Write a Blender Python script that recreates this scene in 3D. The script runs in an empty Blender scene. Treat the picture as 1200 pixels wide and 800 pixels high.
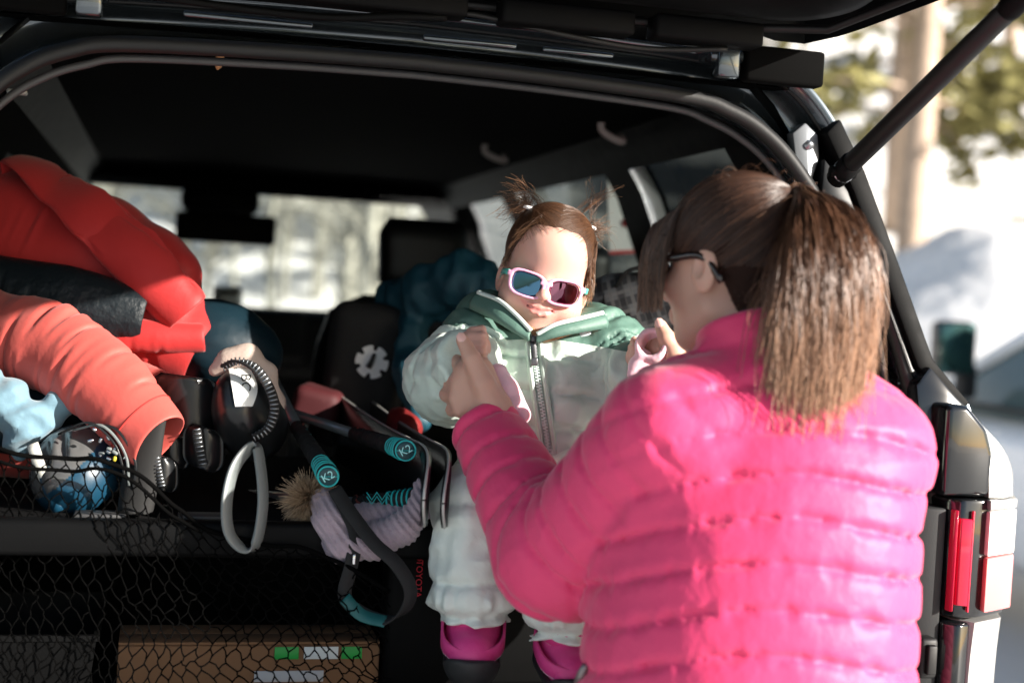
import bpy, bmesh, math, random
import numpy as np
from mathutils import Vector, Matrix
rng = np.random.default_rng(7)
random.seed(7)
scene = bpy.context.scene
COL = scene.collection
# ------------------------------------------------------------------ camera
FPX, PITCH, ROLL = 1667.0, math.radians(-1.9), math.radians(3.2)
CAM = np.array([0.0, 0.0, 1.42])
_f = np.array([0, math.cos(PITCH), math.sin(PITCH)])
_u = np.array([0, -math.sin(PITCH), math.cos(PITCH)])
_r = np.array([1.0, 0, 0])
CR = _r*math.cos(ROLL) + _u*math.sin(ROLL)
CU = _u*math.cos(ROLL) - _r*math.sin(ROLL)
cd = bpy.data.cameras.new('camera')
cam = bpy.data.objects.new('camera', cd); COL.objects.link(cam)
cam.matrix_world = Matrix(((CR[0], CU[0], -_f[0], CAM[0]), (CR[1], CU[1], -_f[1], CAM[1]),
                           (CR[2], CU[2], -_f[2], CAM[2]), (0, 0, 0, 1)))
cd.lens = 50.0; cd.sensor_width = 36.0; cd.clip_start = 0.05; cd.clip_end = 2000
cd.dof.use_dof = True; cd.dof.focus_distance = 2.08; cd.dof.aperture_fstop = 2.2
scene.camera = cam
# ------------------------------------------------------------------ light
SUN_AZ, SUN_EL = math.radians(63), math.radians(19.3)      # to the right of the direction behind the camera
SUN_DIR = Vector((math.sin(SUN_AZ)*math.cos(SUN_EL), -math.cos(SUN_AZ)*math.cos(SUN_EL), math.sin(SUN_EL)))
world = bpy.data.worlds.new('World'); scene.world = world; world.use_nodes = True
wn = world.node_tree.nodes; wl = world.node_tree.links
sky = wn.new('ShaderNodeTexSky'); sky.sky_type = 'NISHITA'; sky.sun_disc = False
sky.sun_elevation = SUN_EL; sky.sun_rotation = math.atan2(SUN_DIR.x, SUN_DIR.y)
sky.air_density = 1.0; sky.dust_density = 1.0; sky.ozone_density = 1.0
bg = wn['Background']; bg.inputs['Strength'].default_value = 0.07
wl.new(sky.outputs['Color'], bg.inputs['Color'])
sd = bpy.data.lights.new('sun', 'SUN'); sd.energy = 5.0; sd.angle = math.radians(0.5); sd.color = (1.0, 0.93, 0.84)
sun = bpy.data.objects.new('sun', sd); COL.objects.link(sun)
sun.rotation_euler = SUN_DIR.to_track_quat('Z', 'Y').to_euler(); sun.location = (6, -6, 8)
vs = scene.view_settings
vs.view_transform = 'Standard'; vs.look = 'None'; vs.gamma = 1.0; vs.use_curve_mapping = False; vs.exposure = 1.45
scene.render.engine = 'CYCLES'
scene.render.resolution_x = 1024; scene.render.resolution_y = 682
# ------------------------------------------------------------------ placing helpers
def P(px, py, d):
    """world point at depth d metres that the photograph shows at pixel px,py (1200x800)"""
    return CAM + d*(_f + (px-600)/FPX*CR + (400-py)/FPX*CU)
YAW = math.radians(14)
CO = np.array([-.136, 2.01, 0.0])
RC = np.array([math.cos(YAW), math.sin(YAW), 0]); FC = np.array([-math.sin(YAW), math.cos(YAW), 0])
UP = np.array([0, 0, 1.0])
def L2W(x, y, z): return CO + RC*x + FC*y + UP*z
def W2L(w):
    v = np.asarray(w) - CO; return np.array([v@RC, v@FC, v[2]])
def cp(px, py, yl, lean=0.0):
    d = P(px, py, 1) - CAM
    s = (yl - (CAM-CO)@FC + lean*(CAM[2]-1.0))/(d@FC - lean*d[2])
    return W2L(CAM + s*d)
# ------------------------------------------------------------------ object helpers
WM = {}
def thing(name, label, cat, loc=(0, 0, 0), rotz=0.0, group=None):
    o = bpy.data.objects.new(name, None); COL.objects.link(o)
    o.empty_display_size = 0.05
    o.location = loc; o.rotation_euler = (0, 0, rotz)
    o['label'] = label; o['category'] = cat
    if group: o['group'] = group
    WM[o] = Matrix.Translation(Vector(loc)) @ Matrix.Rotation(rotz, 4, 'Z')
    return o
def mk_mesh(name, V, F, smooth=True):
    V = np.asarray(V, dtype=np.float32).reshape(-1, 3)
    me = bpy.data.meshes.new(name)
    if isinstance(F, np.ndarray) and F.ndim == 2:
        n = len(F); k = F.shape[1]
        me.vertices.add(len(V)); me.vertices.foreach_set('co', V.ravel())
        me.loops.add(n*k); me.loops.foreach_set('vertex_index', F.astype(np.int32).ravel())
        me.polygons.add(n); me.polygons.foreach_set('loop_start', np.arange(0, n*k, k, dtype=np.int32))
        me.update(calc_edges=True)
    else:
        me.from_pydata(V.tolist(), [], [list(map(int, f)) for f in F]); me.update()
    if smooth:
        me.polygons.foreach_set('use_smooth', np.ones(len(me.polygons), dtype=bool))
    return me
def xf(V, M):
    V = np.asarray(V, dtype=float).reshape(-1, 3); A = np.array(M)
    return V @ A[:3, :3].T + A[:3, 3]
def part(name, VF, m, parent=None, smooth=True, local=False, label=None, mods=None):
    """one mesh object; VF in world coordinates (or the parent's frame if local)"""
    V, F = VF
    V = np.asarray(V, dtype=float).reshape(-1, 3)
    if parent is not None:
        if not local: V = xf(V, WM[parent].inverted())
        me = mk_mesh(name, V, F, smooth)
        o = bpy.data.objects.new(name, me); COL.objects.link(o); o.parent = parent; WM[o] = WM[parent]
    else:
        lo, hi = V.min(0), V.max(0); b = np.array([(lo[0]+hi[0])/2, (lo[1]+hi[1])/2, lo[2]])
        me = mk_mesh(name, V-b, F, smooth)
        o = bpy.data.objects.new(name, me); COL.objects.link(o); o.location = b
        WM[o] = Matrix.Translation(Vector(b))
    if m is not None: me.materials.append(m)
    if label: o['label'] = label
    return o
def tag(o, label, cat, group=None):
    o['label'] = label; o['category'] = cat
    if group: o['group'] = group
    return o
def struct(o): o['kind'] = 'structure'; return o
def attr(o, name, vals):
    a = o.data.attributes.new(name, 'FLOAT', 'POINT'); a.data.foreach_set('value', np.asarray(vals, dtype=np.float32))
# ------------------------------------------------------------------ shapes (each returns V, F)
def join(*ms):
    Vs, Fs, n = [], [], 0
    for V, F in ms:
        V = np.asarray(V, dtype=float).reshape(-1, 3)
        Vs.append(V); Fs += [tuple(int(i)+n for i in f) for f in F]; n += len(V)
    return np.concatenate(Vs), Fs
def rbox(c, s, bev=0.005, seg=2, R=None):
    bm = bmesh.new(); bmesh.ops.create_cube(bm, size=1.0)
    for v in bm.verts: v.co = Vector((v.co.x*s[0], v.co.y*s[1], v.co.z*s[2]))
    if bev > 0:
        bmesh.ops.bevel(bm, geom=list(bm.edges), offset=min(bev, min(s)*.49), segments=seg, affect='EDGES', profile=.5)
    bm.verts.index_update()
    V = np.array([v.co[:] for v in bm.verts]); F = [[v.index for v in f.verts] for f in bm.faces]; bm.free()
    if R is not None: V = V @ np.asarray(R).T
    return V + np.asarray(c), F
def prism(poly, a, b, bev=0.0, seg=2):
    """extrude polygon (list of 3D points) by vector a->b offset; bevel"""
    poly = np.asarray(poly, float); n = len(poly); off = np.asarray(b, float)-np.asarray(a, float)
    V = np.concatenate([poly+np.asarray(a, float), poly+np.asarray(a, float)+off])
    F = [list(range(n))[::-1], list(range(n, 2*n))] + [[i, (i+1) % n, n+(i+1) % n, n+i] for i in range(n)]
    bm = bmesh.new(); vs_ = [bm.verts.new(v) for v in V]
    for f in F: bm.faces.new([vs_[i] for i in f])
    bmesh.ops.recalc_face_normals(bm, faces=bm.faces)
    if bev > 0: bmesh.ops.bevel(bm, geom=list(bm.edges), offset=bev, segments=seg, affect='EDGES', profile=.5)
    bm.verts.index_update()
    V = np.array([v.co[:] for v in bm.verts]); F = [[v.index for v in f.verts] for f in bm.faces]; bm.free()
    return V, F
def spline(pts, n, closed=False):
    """Catmull-Rom resample of points (any dimension)"""
    p = np.asarray(pts, float)
    if closed: q = np.concatenate([p[-1:], p, p[:2]]); m = len(p)
    else: q = np.concatenate([2*p[:1]-p[1:2], p, 2*p[-1:]-p[-2:-1]]); m = len(p)-1
    t = np.linspace(0, m, n, endpoint=not closed); i = np.minimum(t.astype(int), m-1); u = (t-i)[:, None]
    a, b, c, d = q[i], q[i+1], q[i+2], q[i+3]
    return .5*((2*b)+(-a+c)*u+(2*a-5*b+4*c-d)*u**2+(-a+3*b-3*c+d)*u**3)
def resample(pts, n, closed=False):
    p = np.asarray(pts, float)
    if closed: p = np.concatenate([p, p[:1]])
    L = np.concatenate([[0], np.cumsum(np.linalg.norm(np.diff(p, axis=0), axis=1))])
    t = np.linspace(0, L[-1], n, endpoint=not closed)
    return np.stack([np.interp(t, L, p[:, k]) for k in range(p.shape[1])], 1)
def frames(p, closed=False, up=None):
    n = len(p)
    T = np.roll(p, -1, 0)-np.roll(p, 1, 0)
    if not closed: T[0] = p[1]-p[0]; T[-1] = p[-1]-p[-2]
    T /= np.linalg.norm(T, axis=1)[:, None]+1e-12
    if up is not None:
        N = np.cross(T, np.asarray(up, float)); N /= np.linalg.norm(N, axis=1)[:, None]+1e-9
        return T, N, np.cross(N, T)
    a = np.array([0, 0, 1.0]) if abs(T[0][2]) < .9 else np.array([1.0, 0, 0])
    N = np.zeros_like(p); v = np.cross(T[0], a); v /= np.linalg.norm(v); N[0] = v
    for i in range(1, n):
        v = v - T[i]*(v@T[i]); v /= np.linalg.norm(v)+1e-12; N[i] = v
    return T, N, np.cross(T, N)
def loft(rings, closed_ring=True, closed_path=False, caps=True):
    R = np.asarray(rings, float); n, m = R.shape[:2]
    V = R.reshape(-1, 3); F = []
    for i in range(n if closed_path else n-1):
        j = (i+1) % n
        for k in range(m if closed_ring else m-1):
            l = (k+1) % m
            F.append((i*m+k, i*m+l, j*m+l, j*m+k))
    if caps and closed_ring and not closed_path:
        F.append(tuple(range(m-1, -1, -1))); F.append(tuple((n-1)*m+k for k in range(m)))
    return V, F
def tube(pts, r, sides=10, closed=False, caps=True, flat=1.0, up=None):
    p = np.asarray(pts, float); T, N, B = frames(p, closed, up)
    r = np.broadcast_to(np.asarray(r, float), (len(p),))
    a = np.linspace(0, 2*math.pi, sides, endpoint=False)
    rings = p[:, None]+r[:, None, None]*(np.cos(a)[None, :, None]*N[:, None]+flat*np.sin(a)[None, :, None]*B[:, None])
    return loft(rings, True, closed, caps)
def ribbon(pts, w, th, up=None, closed=False, side=None):
    """flat strap swept along pts; width vector from frames (or side vectors)"""
    p = np.asarray(pts, float); T, N, B = frames(p, closed, up)
    if side is not None:
        N = np.broadcast_to(np.asarray(side, float), p.shape); N = N-T*np.sum(N*T, 1)[:, None]; N = N/np.linalg.norm(N, axis=1)[:, None]; B = np.cross(T, N)
    h, t = w/2, th/2
    prof = [(-h, -t*.6), (-h*.96, -t), (h*.96, -t), (h, -t*.6), (h, t*.6), (h*.96, t), (-h*.96, t), (-h, t*.6)]
    rings = np.stack([p+a*N+b*B for a, b in prof], 1)
    return loft(rings, True, closed, True)
def sheet(G):
    G = np.asarray(G, float); n, m = G.shape[:2]
    idx = np.arange(n*m).reshape(n, m)
    F = np.stack([idx[:-1, :-1], idx[:-1, 1:], idx[1:, 1:], idx[1:, :-1]], -1).reshape(-1, 4)
    return G.reshape(-1, 3), F
def lathe(prof, c, axis, seg=32):
    """prof: list of (radius, height along axis)"""
    ax = np.asarray(axis, float); ax /= np.linalg.norm(ax)
    a = np.array([0, 0, 1.0]) if abs(ax[2]) < .9 else np.array([1.0, 0, 0])
    N = np.cross(ax, a); N /= np.linalg.norm(N); B = np.cross(ax, N)
    an = np.linspace(0, 2*math.pi, seg, endpoint=False)
    rings = [np.asarray(c)+h*ax+r*(np.cos(an)[:, None]*N+np.sin(an)[:, None]*B) for r, h in prof]
    return loft(rings)
def text(body, size, M, ext=0.0004):
    cu = bpy.data.curves.new('lettering', 'FONT'); cu.body = body; cu.size = size; cu.extrude = ext
    cu.align_x = 'CENTER'; cu.align_y = 'CENTER'; cu.resolution_u = 3
    o = bpy.data.objects.new('lettering', cu); COL.objects.link(o)
    dg = bpy.context.evaluated_depsgraph_get(); me = bpy.data.meshes.new_from_object(o.evaluated_get(dg))
    V = np.array([v.co[:] for v in me.vertices]).reshape(-1, 3); F = [list(p.vertices) for p in me.polygons]
    bpy.data.objects.remove(o); bpy.data.curves.remove(cu); bpy.data.meshes.remove(me)
    return xf(V, M), F
def basis(x, y, z, o):
    return Matrix(((x[0], y[0], z[0], o[0]), (x[1], y[1], z[1], o[1]), (x[2], y[2], z[2], o[2]), (0, 0, 0, 1)))
def unit(v): v = np.asarray(v, float); return v/(np.linalg.norm(v)+1e-12)
# ------------------------------------------------------------------ noise
_perm = np.random.default_rng(3).permutation(256); _perm = np.concatenate([_perm, _perm])
_grad = np.random.default_rng(5).normal(size=(256, 3)); _grad /= np.linalg.norm(_grad, axis=1)[:, None]
_grad = _grad.astype(np.float32)
def pn(p):
    """Perlin noise, about -0.7..0.7"""
    p = np.asarray(p, dtype=np.float32); i = np.floor(p).astype(np.int32); f = p-i; i &= 255
    w = f*f*f*(f*(f*6-15)+10); out = np.zeros(len(p), dtype=np.float32)
    for dx in (0, 1):
        wx = w[:, 0] if dx else 1-w[:, 0]
        for dy in (0, 1):
            wy = w[:, 1] if dy else 1-w[:, 1]
            for dz in (0, 1):
                wz = w[:, 2] if dz else 1-w[:, 2]
                h = _perm[_perm[_perm[(i[:, 0]+dx) & 255]+((i[:, 1]+dy) & 255)]+((i[:, 2]+dz) & 255)]
                g = _grad[h]
                out += wx*wy*wz*(g[:, 0]*(f[:, 0]-dx)+g[:, 1]*(f[:, 1]-dy)+g[:, 2]*(f[:, 2]-dz))
    return out
def ridge(p): return 1-2*np.abs(pn(p))          # sharp crests
# ------------------------------------------------------------------ signed-distance modelling
def smin(a, b, k):
    h = np.clip(.5+.5*(b-a)/k, 0, 1); return b*(1-h)+a*h-k*h*(1-h)
def smax(a, b, k): return -smin(-a, -b, k)
def cap(p, a, b, ra, rb):
    a = np.asarray(a, np.float32); b = np.asarray(b, np.float32); ab = b-a
    t = np.clip((p-a)@ab/(ab@ab+1e-12), 0, 1)
    return np.linalg.norm(p-a-t[:, None]*ab, axis=1)-(ra+(rb-ra)*t)
def capt(p, a, b):
    a = np.asarray(a, np.float32); b = np.asarray(b, np.float32); ab = b-a
    return (p-a)@ab/(ab@ab+1e-12)
def ell(p, c, r, R=None):
    q = p-np.asarray(c, np.float32)
    if R is not None: q = q@np.asarray(R, np.float32)
    r = np.asarray(r, np.float32); k0 = np.linalg.norm(q/r, axis=1); k1 = np.linalg.norm(q/(r*r), axis=1)+1e-6
    return k0*(k0-1)/k1
def sbox(p, c, h, rad, R=None):
    q = p-np.asarray(c, np.float32)
    if R is not None: q = q@np.asarray(R, np.float32)
    q = np.abs(q)-(np.asarray(h, np.float32)-rad)
    return np.linalg.norm(np.maximum(q, 0), axis=1)+np.minimum(q.max(1), 0)-rad
def chain(p, pts, rad, k=0.004):
    d = None
    for i in range(len(pts)-1):
        e = cap(p, pts[i], pts[i+1], rad[i], rad[i+1]); d = e if d is None else smin(d, e, k)
    return d
def near(p, lo, hi, fn, far=0.05):
    """evaluate fn only for points within the box lo..hi grown by far"""
    lo = np.asarray(lo)-far; hi = np.asarray(hi)+far
    d = np.maximum(np.maximum(lo-p, p-hi).max(1), 0)+far
    m = ((p > lo) & (p < hi)).all(1)
    if m.any(): d[m] = fn(p[m])
    return d
def sdf_mesh(fn, lo, hi, h, B=8, slack=1.5):
    lo = np.asarray(lo, np.float32); hi = np.asarray(hi, np.float32)
    nb = np.ceil((hi-lo)/(h*B)).astype(int); n = nb*B
    g = np.stack(np.meshgrid(*[np.arange(k) for k in nb], indexing='ij'), -1).reshape(-1, 3)
    ctr = (lo+(g+.5)*B*h).astype(np.float32)
    fc = np.concatenate([fn(ctr[i:i+200000]) for i in range(0, len(ctr), 200000)])
    act = np.abs(fc) < B*h*.87*slack
    f = np.repeat(np.repeat(np.repeat(np.where(fc < 0, -1.0, 1.0).reshape(nb).astype(np.float32), B, 0), B, 1), B, 2)
    loc = np.stack(np.meshgrid(*[np.arange(B)]*3, indexing='ij'), -1).reshape(-1, 3)
    ga = g[act]
    for i in range(0, len(ga), 800):
        gi = (ga[i:i+800, None]*B+loc[None]).reshape(-1, 3)
        f[gi[:, 0], gi[:, 1], gi[:, 2]] = fn((lo+gi*h).astype(np.float32))
    s = f < 0
    cnt = np.zeros(tuple(n-1), np.int8)
    for a in (0, 1):
        for b in (0, 1):
            for c in (0, 1): cnt += s[a:n[0]-1+a, b:n[1]-1+b, c:n[2]-1+c]
    cells = np.argwhere((cnt > 0) & (cnt < 8))
    idm = -np.ones(tuple(n-1), np.int64); idm[tuple(cells.T)] = np.arange(len(cells))
    acc = np.zeros((len(cells), 3)); w = np.zeros(len(cells))
    cor = [(a, b, c) for a in (0, 1) for b in (0, 1) for c in (0, 1)]
    val = {c: f[cells[:, 0]+c[0], cells[:, 1]+c[1], cells[:, 2]+c[2]] for c in cor}
    for c in cor:
        for ax in range(3):
            if c[ax] == 0:
                e = list(c); e[ax] = 1; e = tuple(e); va, vb = val[c], val[e]
                m = (va < 0) != (vb < 0); t = np.where(m, va/(va-vb+1e-20), 0)
                pt = np.tile(np.array(c, float), (len(cells), 1)); pt[:, ax] += t
                acc[m] += pt[m]; w[m] += 1
    V = lo+(cells+acc/np.maximum(w, 1)[:, None])*h
    Fs = []
    for ax in range(3):
        sl0 = [slice(None)]*3; sl1 = [slice(None)]*3; sl0[ax] = slice(0, -1); sl1[ax] = slice(1, None)
        a, b = s[tuple(sl0)], s[tuple(sl1)]; e = np.argwhere(a != b)
        o1, o2 = (ax+1) % 3, (ax+2) % 3
        ok = (e[:, o1] > 0) & (e[:, o2] > 0) & (e[:, o1] < n[o1]-1) & (e[:, o2] < n[o2]-1); e = e[ok]
        q = []
        for d1, d2 in ((-1, -1), (0, -1), (0, 0), (-1, 0)):
            c = e.copy(); c[:, o1] += d1; c[:, o2] += d2; q.append(idm[tuple(c.T)])
        q = np.stack(q, 1); flip = ~a[tuple(e.T)]
        q[flip] = q[flip][:, ::-1]; Fs.append(q)
    F = np.concatenate(Fs); F = F[(F >= 0).all(1)]
    return V, F
def relax(V, F, it=1, lam=.5):
    E = np.concatenate([F[:, [0, 1]], F[:, [1, 2]], F[:, [2, 3]], F[:, [3, 0]]]); E = np.concatenate([E, E[:, ::-1]])
    for _ in range(it):
        s = np.zeros_like(V); np.add.at(s, E[:, 0], V[E[:, 1]]); c = np.bincount(E[:, 0], minlength=len(V))[:, None]
        V = V+lam*(s/np.maximum(c, 1)-V)
    return V
def wrinkle(V, F, ex=1.14, axis=None, exa=1.25, it=140, tether=.012, bend=.22, seed=1, amp=.0015, w=None):
    """buckle a closed skin as cloth does: rest lengths longer than the form allows, bending resistance, weak tether"""
    E = np.concatenate([F[:, [0, 1]], F[:, [1, 2]], F[:, [2, 3]], F[:, [3, 0]], F[:, [0, 2]], F[:, [1, 3]]])
    E = np.unique(np.sort(E, 1), axis=0); i, j = E[:, 0], E[:, 1]; n = len(V)
    e = V[j]-V[i]; L0 = np.linalg.norm(e, axis=1); s = np.full(len(E), ex)
    if axis is not None:
        a = unit(axis); c = np.abs(e@a)/(L0+1e-9); s = ex+(exa-ex)*c**2
    if w is not None: s = 1+(s-1)*(w[i]+w[j])/2
    L = L0*s; deg = np.maximum(np.bincount(i, minlength=n)+np.bincount(j, minlength=n), 1)[:, None]
    def scat(x): return np.stack([np.bincount(i, x[:, k], n)-np.bincount(j, x[:, k], n) for k in range(3)], 1)
    def lap(X): return np.stack([np.bincount(i, X[j, k], n)+np.bincount(j, X[i, k], n) for k in range(3)], 1)/deg-X
    X = V+amp*np.stack([pn(V*28+seed+k*7) for k in range(3)], 1)
    B0 = lap(V)
    for k in range(it):
        d = X[j]-X[i]; l = np.linalg.norm(d, axis=1); c = (.5*(l-L)/(l+1e-9))[:, None]*d
        X = X+1.6*scat(c)/deg
        b = lap(X)-B0; X = X-bend*lap(b)
        X = X+tether*(V-X)
    return X
def submesh(V, F, mask):
    f = F[mask]; u, inv = np.unique(f.ravel(), return_inverse=True)
    return V[u], inv.reshape(f.shape)
def cast(fn, px, py, d0, d1, n=400):
    """first point along the pixel's sight line where fn<0"""
    ds = np.linspace(d0, d1, n); pts = np.array([P(px, py, d) for d in ds], np.float32); v = fn(pts)
    i = np.argmax(v < 0)
    if v[i] >= 0: i = np.argmin(v)
    return pts[i].astype(float)
def rotm(ax, ang):
    return np.array(Matrix.Rotation(ang, 3, ax))
def strands(paths, r0, r1, sides=3):
    """paths (N,M,3) -> thin tapering tubes; returns V,F, t attr, strand attr"""
    Pp = np.asarray(paths, np.float32); N, M = Pp.shape[:2]
    T = np.gradient(Pp, axis=1); T /= np.linalg.norm(T, axis=2)[..., None]+1e-9
    ref = np.array([.31, .52, .79], np.float32); A = np.cross(T, ref); A /= np.linalg.norm(A, axis=2)[..., None]+1e-9
    Bn = np.cross(T, A); t = np.linspace(0, 1, M)
    r = (r0+(r1-r0)*t**1.5)[None, :, None]*np.ones((N, 1, 1))
    an = np.linspace(0, 2*math.pi, sides, endpoint=False)
    V = np.stack([Pp+r*(math.cos(a)*A+math.sin(a)*Bn) for a in an], 2)      # N,M,S,3
    idx = np.arange(N*M*sides).reshape(N, M, sides); nx = np.roll(idx, -1, 2)
    F = np.stack([idx[:, :-1], nx[:, :-1], nx[:, 1:], idx[:, 1:]], -1).reshape(-1, 4)
    tt = np.broadcast_to(t[None, :, None], (N, M, sides)).ravel()
    ss = np.broadcast_to(np.random.default_rng(N).random(N)[:, None, None], (N, M, sides)).ravel()
    return V.reshape(-1, 3), F, tt, ss
# ------------------------------------------------------------------ small cloth solver (drapes garments over the pile)
def cloth(V, F, collide, steps=70, sub=8, g=.0011, ex=1.0, exa=1.0, axis=None, bend=.10, tether=.0, thick=.004, press=0.0, pin=None, seed=0, amp=.002, damp=.92):
    V = np.asarray(V, float); F = np.asarray(F); n = len(V)
    Es = np.concatenate([F[:, [0, 1]], F[:, [1, 2]], F[:, [2, 3]], F[:, [3, 0]]]); Es = np.unique(np.sort(Es, 1), axis=0)
    Ed = np.concatenate([F[:, [0, 2]], F[:, [1, 3]]])
    def prep(E, k):
        i, j = E[:, 0], E[:, 1]; e = V[j]-V[i]; L = np.linalg.norm(e, axis=1); s = np.full(len(E), ex)
        if axis is not None: s = ex+(exa-ex)*(np.abs(e@unit(axis))/(L+1e-9))**2
        s = 1+(s-1)*np.clip(.55+2.6*pn((V[i]+V[j])*4.5+seed), .05, 2.0)
        return i, j, L*s, k
    sets = [prep(Es, 1.0), prep(Ed, .5)]
    i = np.concatenate([s[0] for s in sets]); j = np.concatenate([s[1] for s in sets]); L = np.concatenate([s[2] for s in sets]); kk = np.concatenate([np.full(len(s[0]), s[3]) for s in sets])
    wd = np.maximum(np.bincount(i, kk, n)+np.bincount(j, kk, n), 1e-6)[:, None]; dg = np.maximum(np.bincount(Es[:, 0], minlength=n)+np.bincount(Es[:, 1], minlength=n), 1)[:, None]
    a, b = Es[:, 0], Es[:, 1]
    def lap(X): return np.stack([np.bincount(a, X[b, k], n)+np.bincount(b, X[a, k], n) for k in range(3)], 1)/dg-X
    X = V+amp*np.stack([pn(V*24+seed+k*7) for k in range(3)], 1); Pv = X.copy(); free = np.ones((n, 1)) if pin is None else (1-np.asarray(pin, float)).reshape(-1, 1)
    for st in range(steps):
        vel = (X-Pv)*damp; vel = np.clip(vel, -.012, .012); Pv = X.copy(); X = X+free*(vel+np.array([0, 0, -g]))
        if press:
            q = X[F]; nr = np.cross(q[:, 2]-q[:, 0], q[:, 3]-q[:, 1]); nv = np.zeros_like(X)
            for c in range(4): np.add.at(nv, F[:, c], nr)
            nv /= np.linalg.norm(nv, axis=1)[:, None]+1e-9; X = X+free*press*nv
        for it in range(sub):
            d = X[j]-X[i]; l = np.linalg.norm(d, axis=1); c = (.5*kk*(l-L)/(l+1e-9))[:, None]*d
            cor = np.stack([np.bincount(i, c[:, k], n)-np.bincount(j, c[:, k], n) for k in range(3)], 1)
            X = X+free*1.7*cor/wd
        if bend:
            bl = lap(X); X = X-free*bend*lap(bl)
        if tether: X = X+free*tether*(V-X)
        f = X.astype(np.float32); d = collide(f); m = d < thick
        if m.any():
            p = f[m]; h = .003; d0 = d[m]; gr = np.stack([collide(p+np.eye(3, dtype=np.float32)[k]*h)-d0 for k in range(3)], 1); gr /= np.linalg.norm(gr, axis=1)[:, None]+1e-9
            X[m] += free[m]*((thick-d0)[:, None]*gr); Pv[m] = X[m]          # friction
    return X
def sleeve_tube(path, rad, flat, nr=56, na=40, side=None, slack=1.0):
    c = resample(spline(path, 120), nr); r = np.interp(np.linspace(0, 1, nr), np.linspace(0, 1, len(rad)), rad)
    T, N, B = frames(c)
    if side is not None:
        N = np.broadcast_to(np.asarray(side, float), c.shape); N = N-T*np.sum(N*T, 1)[:, None]; N /= np.linalg.norm(N, axis=1)[:, None]; B = np.cross(T, N)
    a = np.linspace(0, 2*math.pi, na, endpoint=False)
    R = c[:, None]+r[:, None, None]*(np.cos(a)[None, :, None]*N[:, None]+flat*np.sin(a)[None, :, None]*B[:, None])
    idx = np.arange(nr*na).reshape(nr, na); nx = np.roll(idx, -1, 1)
    return R.reshape(-1, 3), np.stack([idx[:-1], nx[:-1], nx[1:], idx[1:]], -1).reshape(-1, 4)
def thicken(V, F, t):
    """give an open skin an inner face so hems and openings show thickness"""
    q = V[F]; nr = np.cross(q[:, 2]-q[:, 0], q[:, 3]-q[:, 1]); nv = np.zeros_like(V)
    for c in range(4): np.add.at(nv, F[:, c], nr)
    nv /= np.linalg.norm(nv, axis=1)[:, None]+1e-9; n = len(V)
    E = np.concatenate([F[:, [0, 1]], F[:, [1, 2]], F[:, [2, 3]], F[:, [3, 0]]]); key = np.sort(E, 1); _, inv, cnt = np.unique(key, axis=0, return_inverse=True, return_counts=True)
    bd = E[cnt[inv.ravel()] == 1]
    side = np.stack([bd[:, 1], bd[:, 0], bd[:, 0]+n, bd[:, 1]+n], 1)
    return np.concatenate([V, V-nv*t]), np.concatenate([F, F[:, ::-1]+n, side])
# ------------------------------------------------------------------ materials
def mat(name, col, rough=.5, metal=0.0, var=0.0, vscale=20.0, bump=None, bump2=None, sheen=0.0, coat=0.0, sub=0.0,
        spec=.5, alpha=None, trans=0.0, ior=1.45, rvar=0.0, coord='Object', subr=(1.0, .3, .15)):
    m = bpy.data.materials.new(name); m.use_nodes = True
    nt = m.node_tree; b = nt.nodes['Principled BSDF']; I = b.inputs
    I['Base Color'].default_value = (*col, 1); I['Roughness'].default_value = rough; I['Metallic'].default_value = metal
    I['Specular IOR Level'].default_value = spec; I['IOR'].default_value = ior
    I['Sheen Weight'].default_value = sheen; I['Coat Weight'].default_value = coat; I['Coat Roughness'].default_value = .04
    I['Transmission Weight'].default_value = trans
    if sub:
        I['Subsurface Weight'].default_value = sub; I['Subsurface Radius'].default_value = subr; I['Subsurface Scale'].default_value = .008
    if alpha is not None: I['Alpha'].default_value = alpha
    tc = nt.nodes.new('ShaderNodeTexCoord')
    def noise(sc, det=4.0):
        n = nt.nodes.new('ShaderNodeTexNoise'); n.inputs['Scale'].default_value = sc; n.inputs['Detail'].default_value = det
        nt.links.new(tc.outputs[coord], n.inputs['Vector']); return n
    if var:
        n = noise(vscale); mx = nt.nodes.new('ShaderNodeMix'); mx.data_type = 'RGBA'
        mx.inputs[6].default_value = (*[c*(1-var) for c in col], 1); mx.inputs[7].default_value = (*[min(1, c*(1+var)) for c in col], 1)
        nt.links.new(n.outputs['Fac'], mx.inputs[0]); nt.links.new(mx.outputs[2], I['Base Color'])
    if rvar:
        n = noise(vscale*1.7); mr = nt.nodes.new('ShaderNodeMapRange')
        mr.inputs['To Min'].default_value = max(.02, rough-rvar); mr.inputs['To Max'].default_value = min(1, rough+rvar)
        nt.links.new(n.outputs['Fac'], mr.inputs['Value']); nt.links.new(mr.outputs[0], I['Roughness'])
    prev = None
    for bp in (bump, bump2):
        if bp:
            n = noise(bp[0], bp[3] if len(bp) > 3 else 3.0); bn = nt.nodes.new('ShaderNodeBump')
            bn.inputs['Strength'].default_value = bp[1]; bn.inputs['Distance'].default_value = bp[2]
            nt.links.new(n.outputs['Fac'], bn.inputs['Height'])
            if prev: nt.links.new(prev.outputs[0], bn.inputs['Normal'])
            nt.links.new(bn.outputs[0], I['Normal']); prev = bn
    return m
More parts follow.
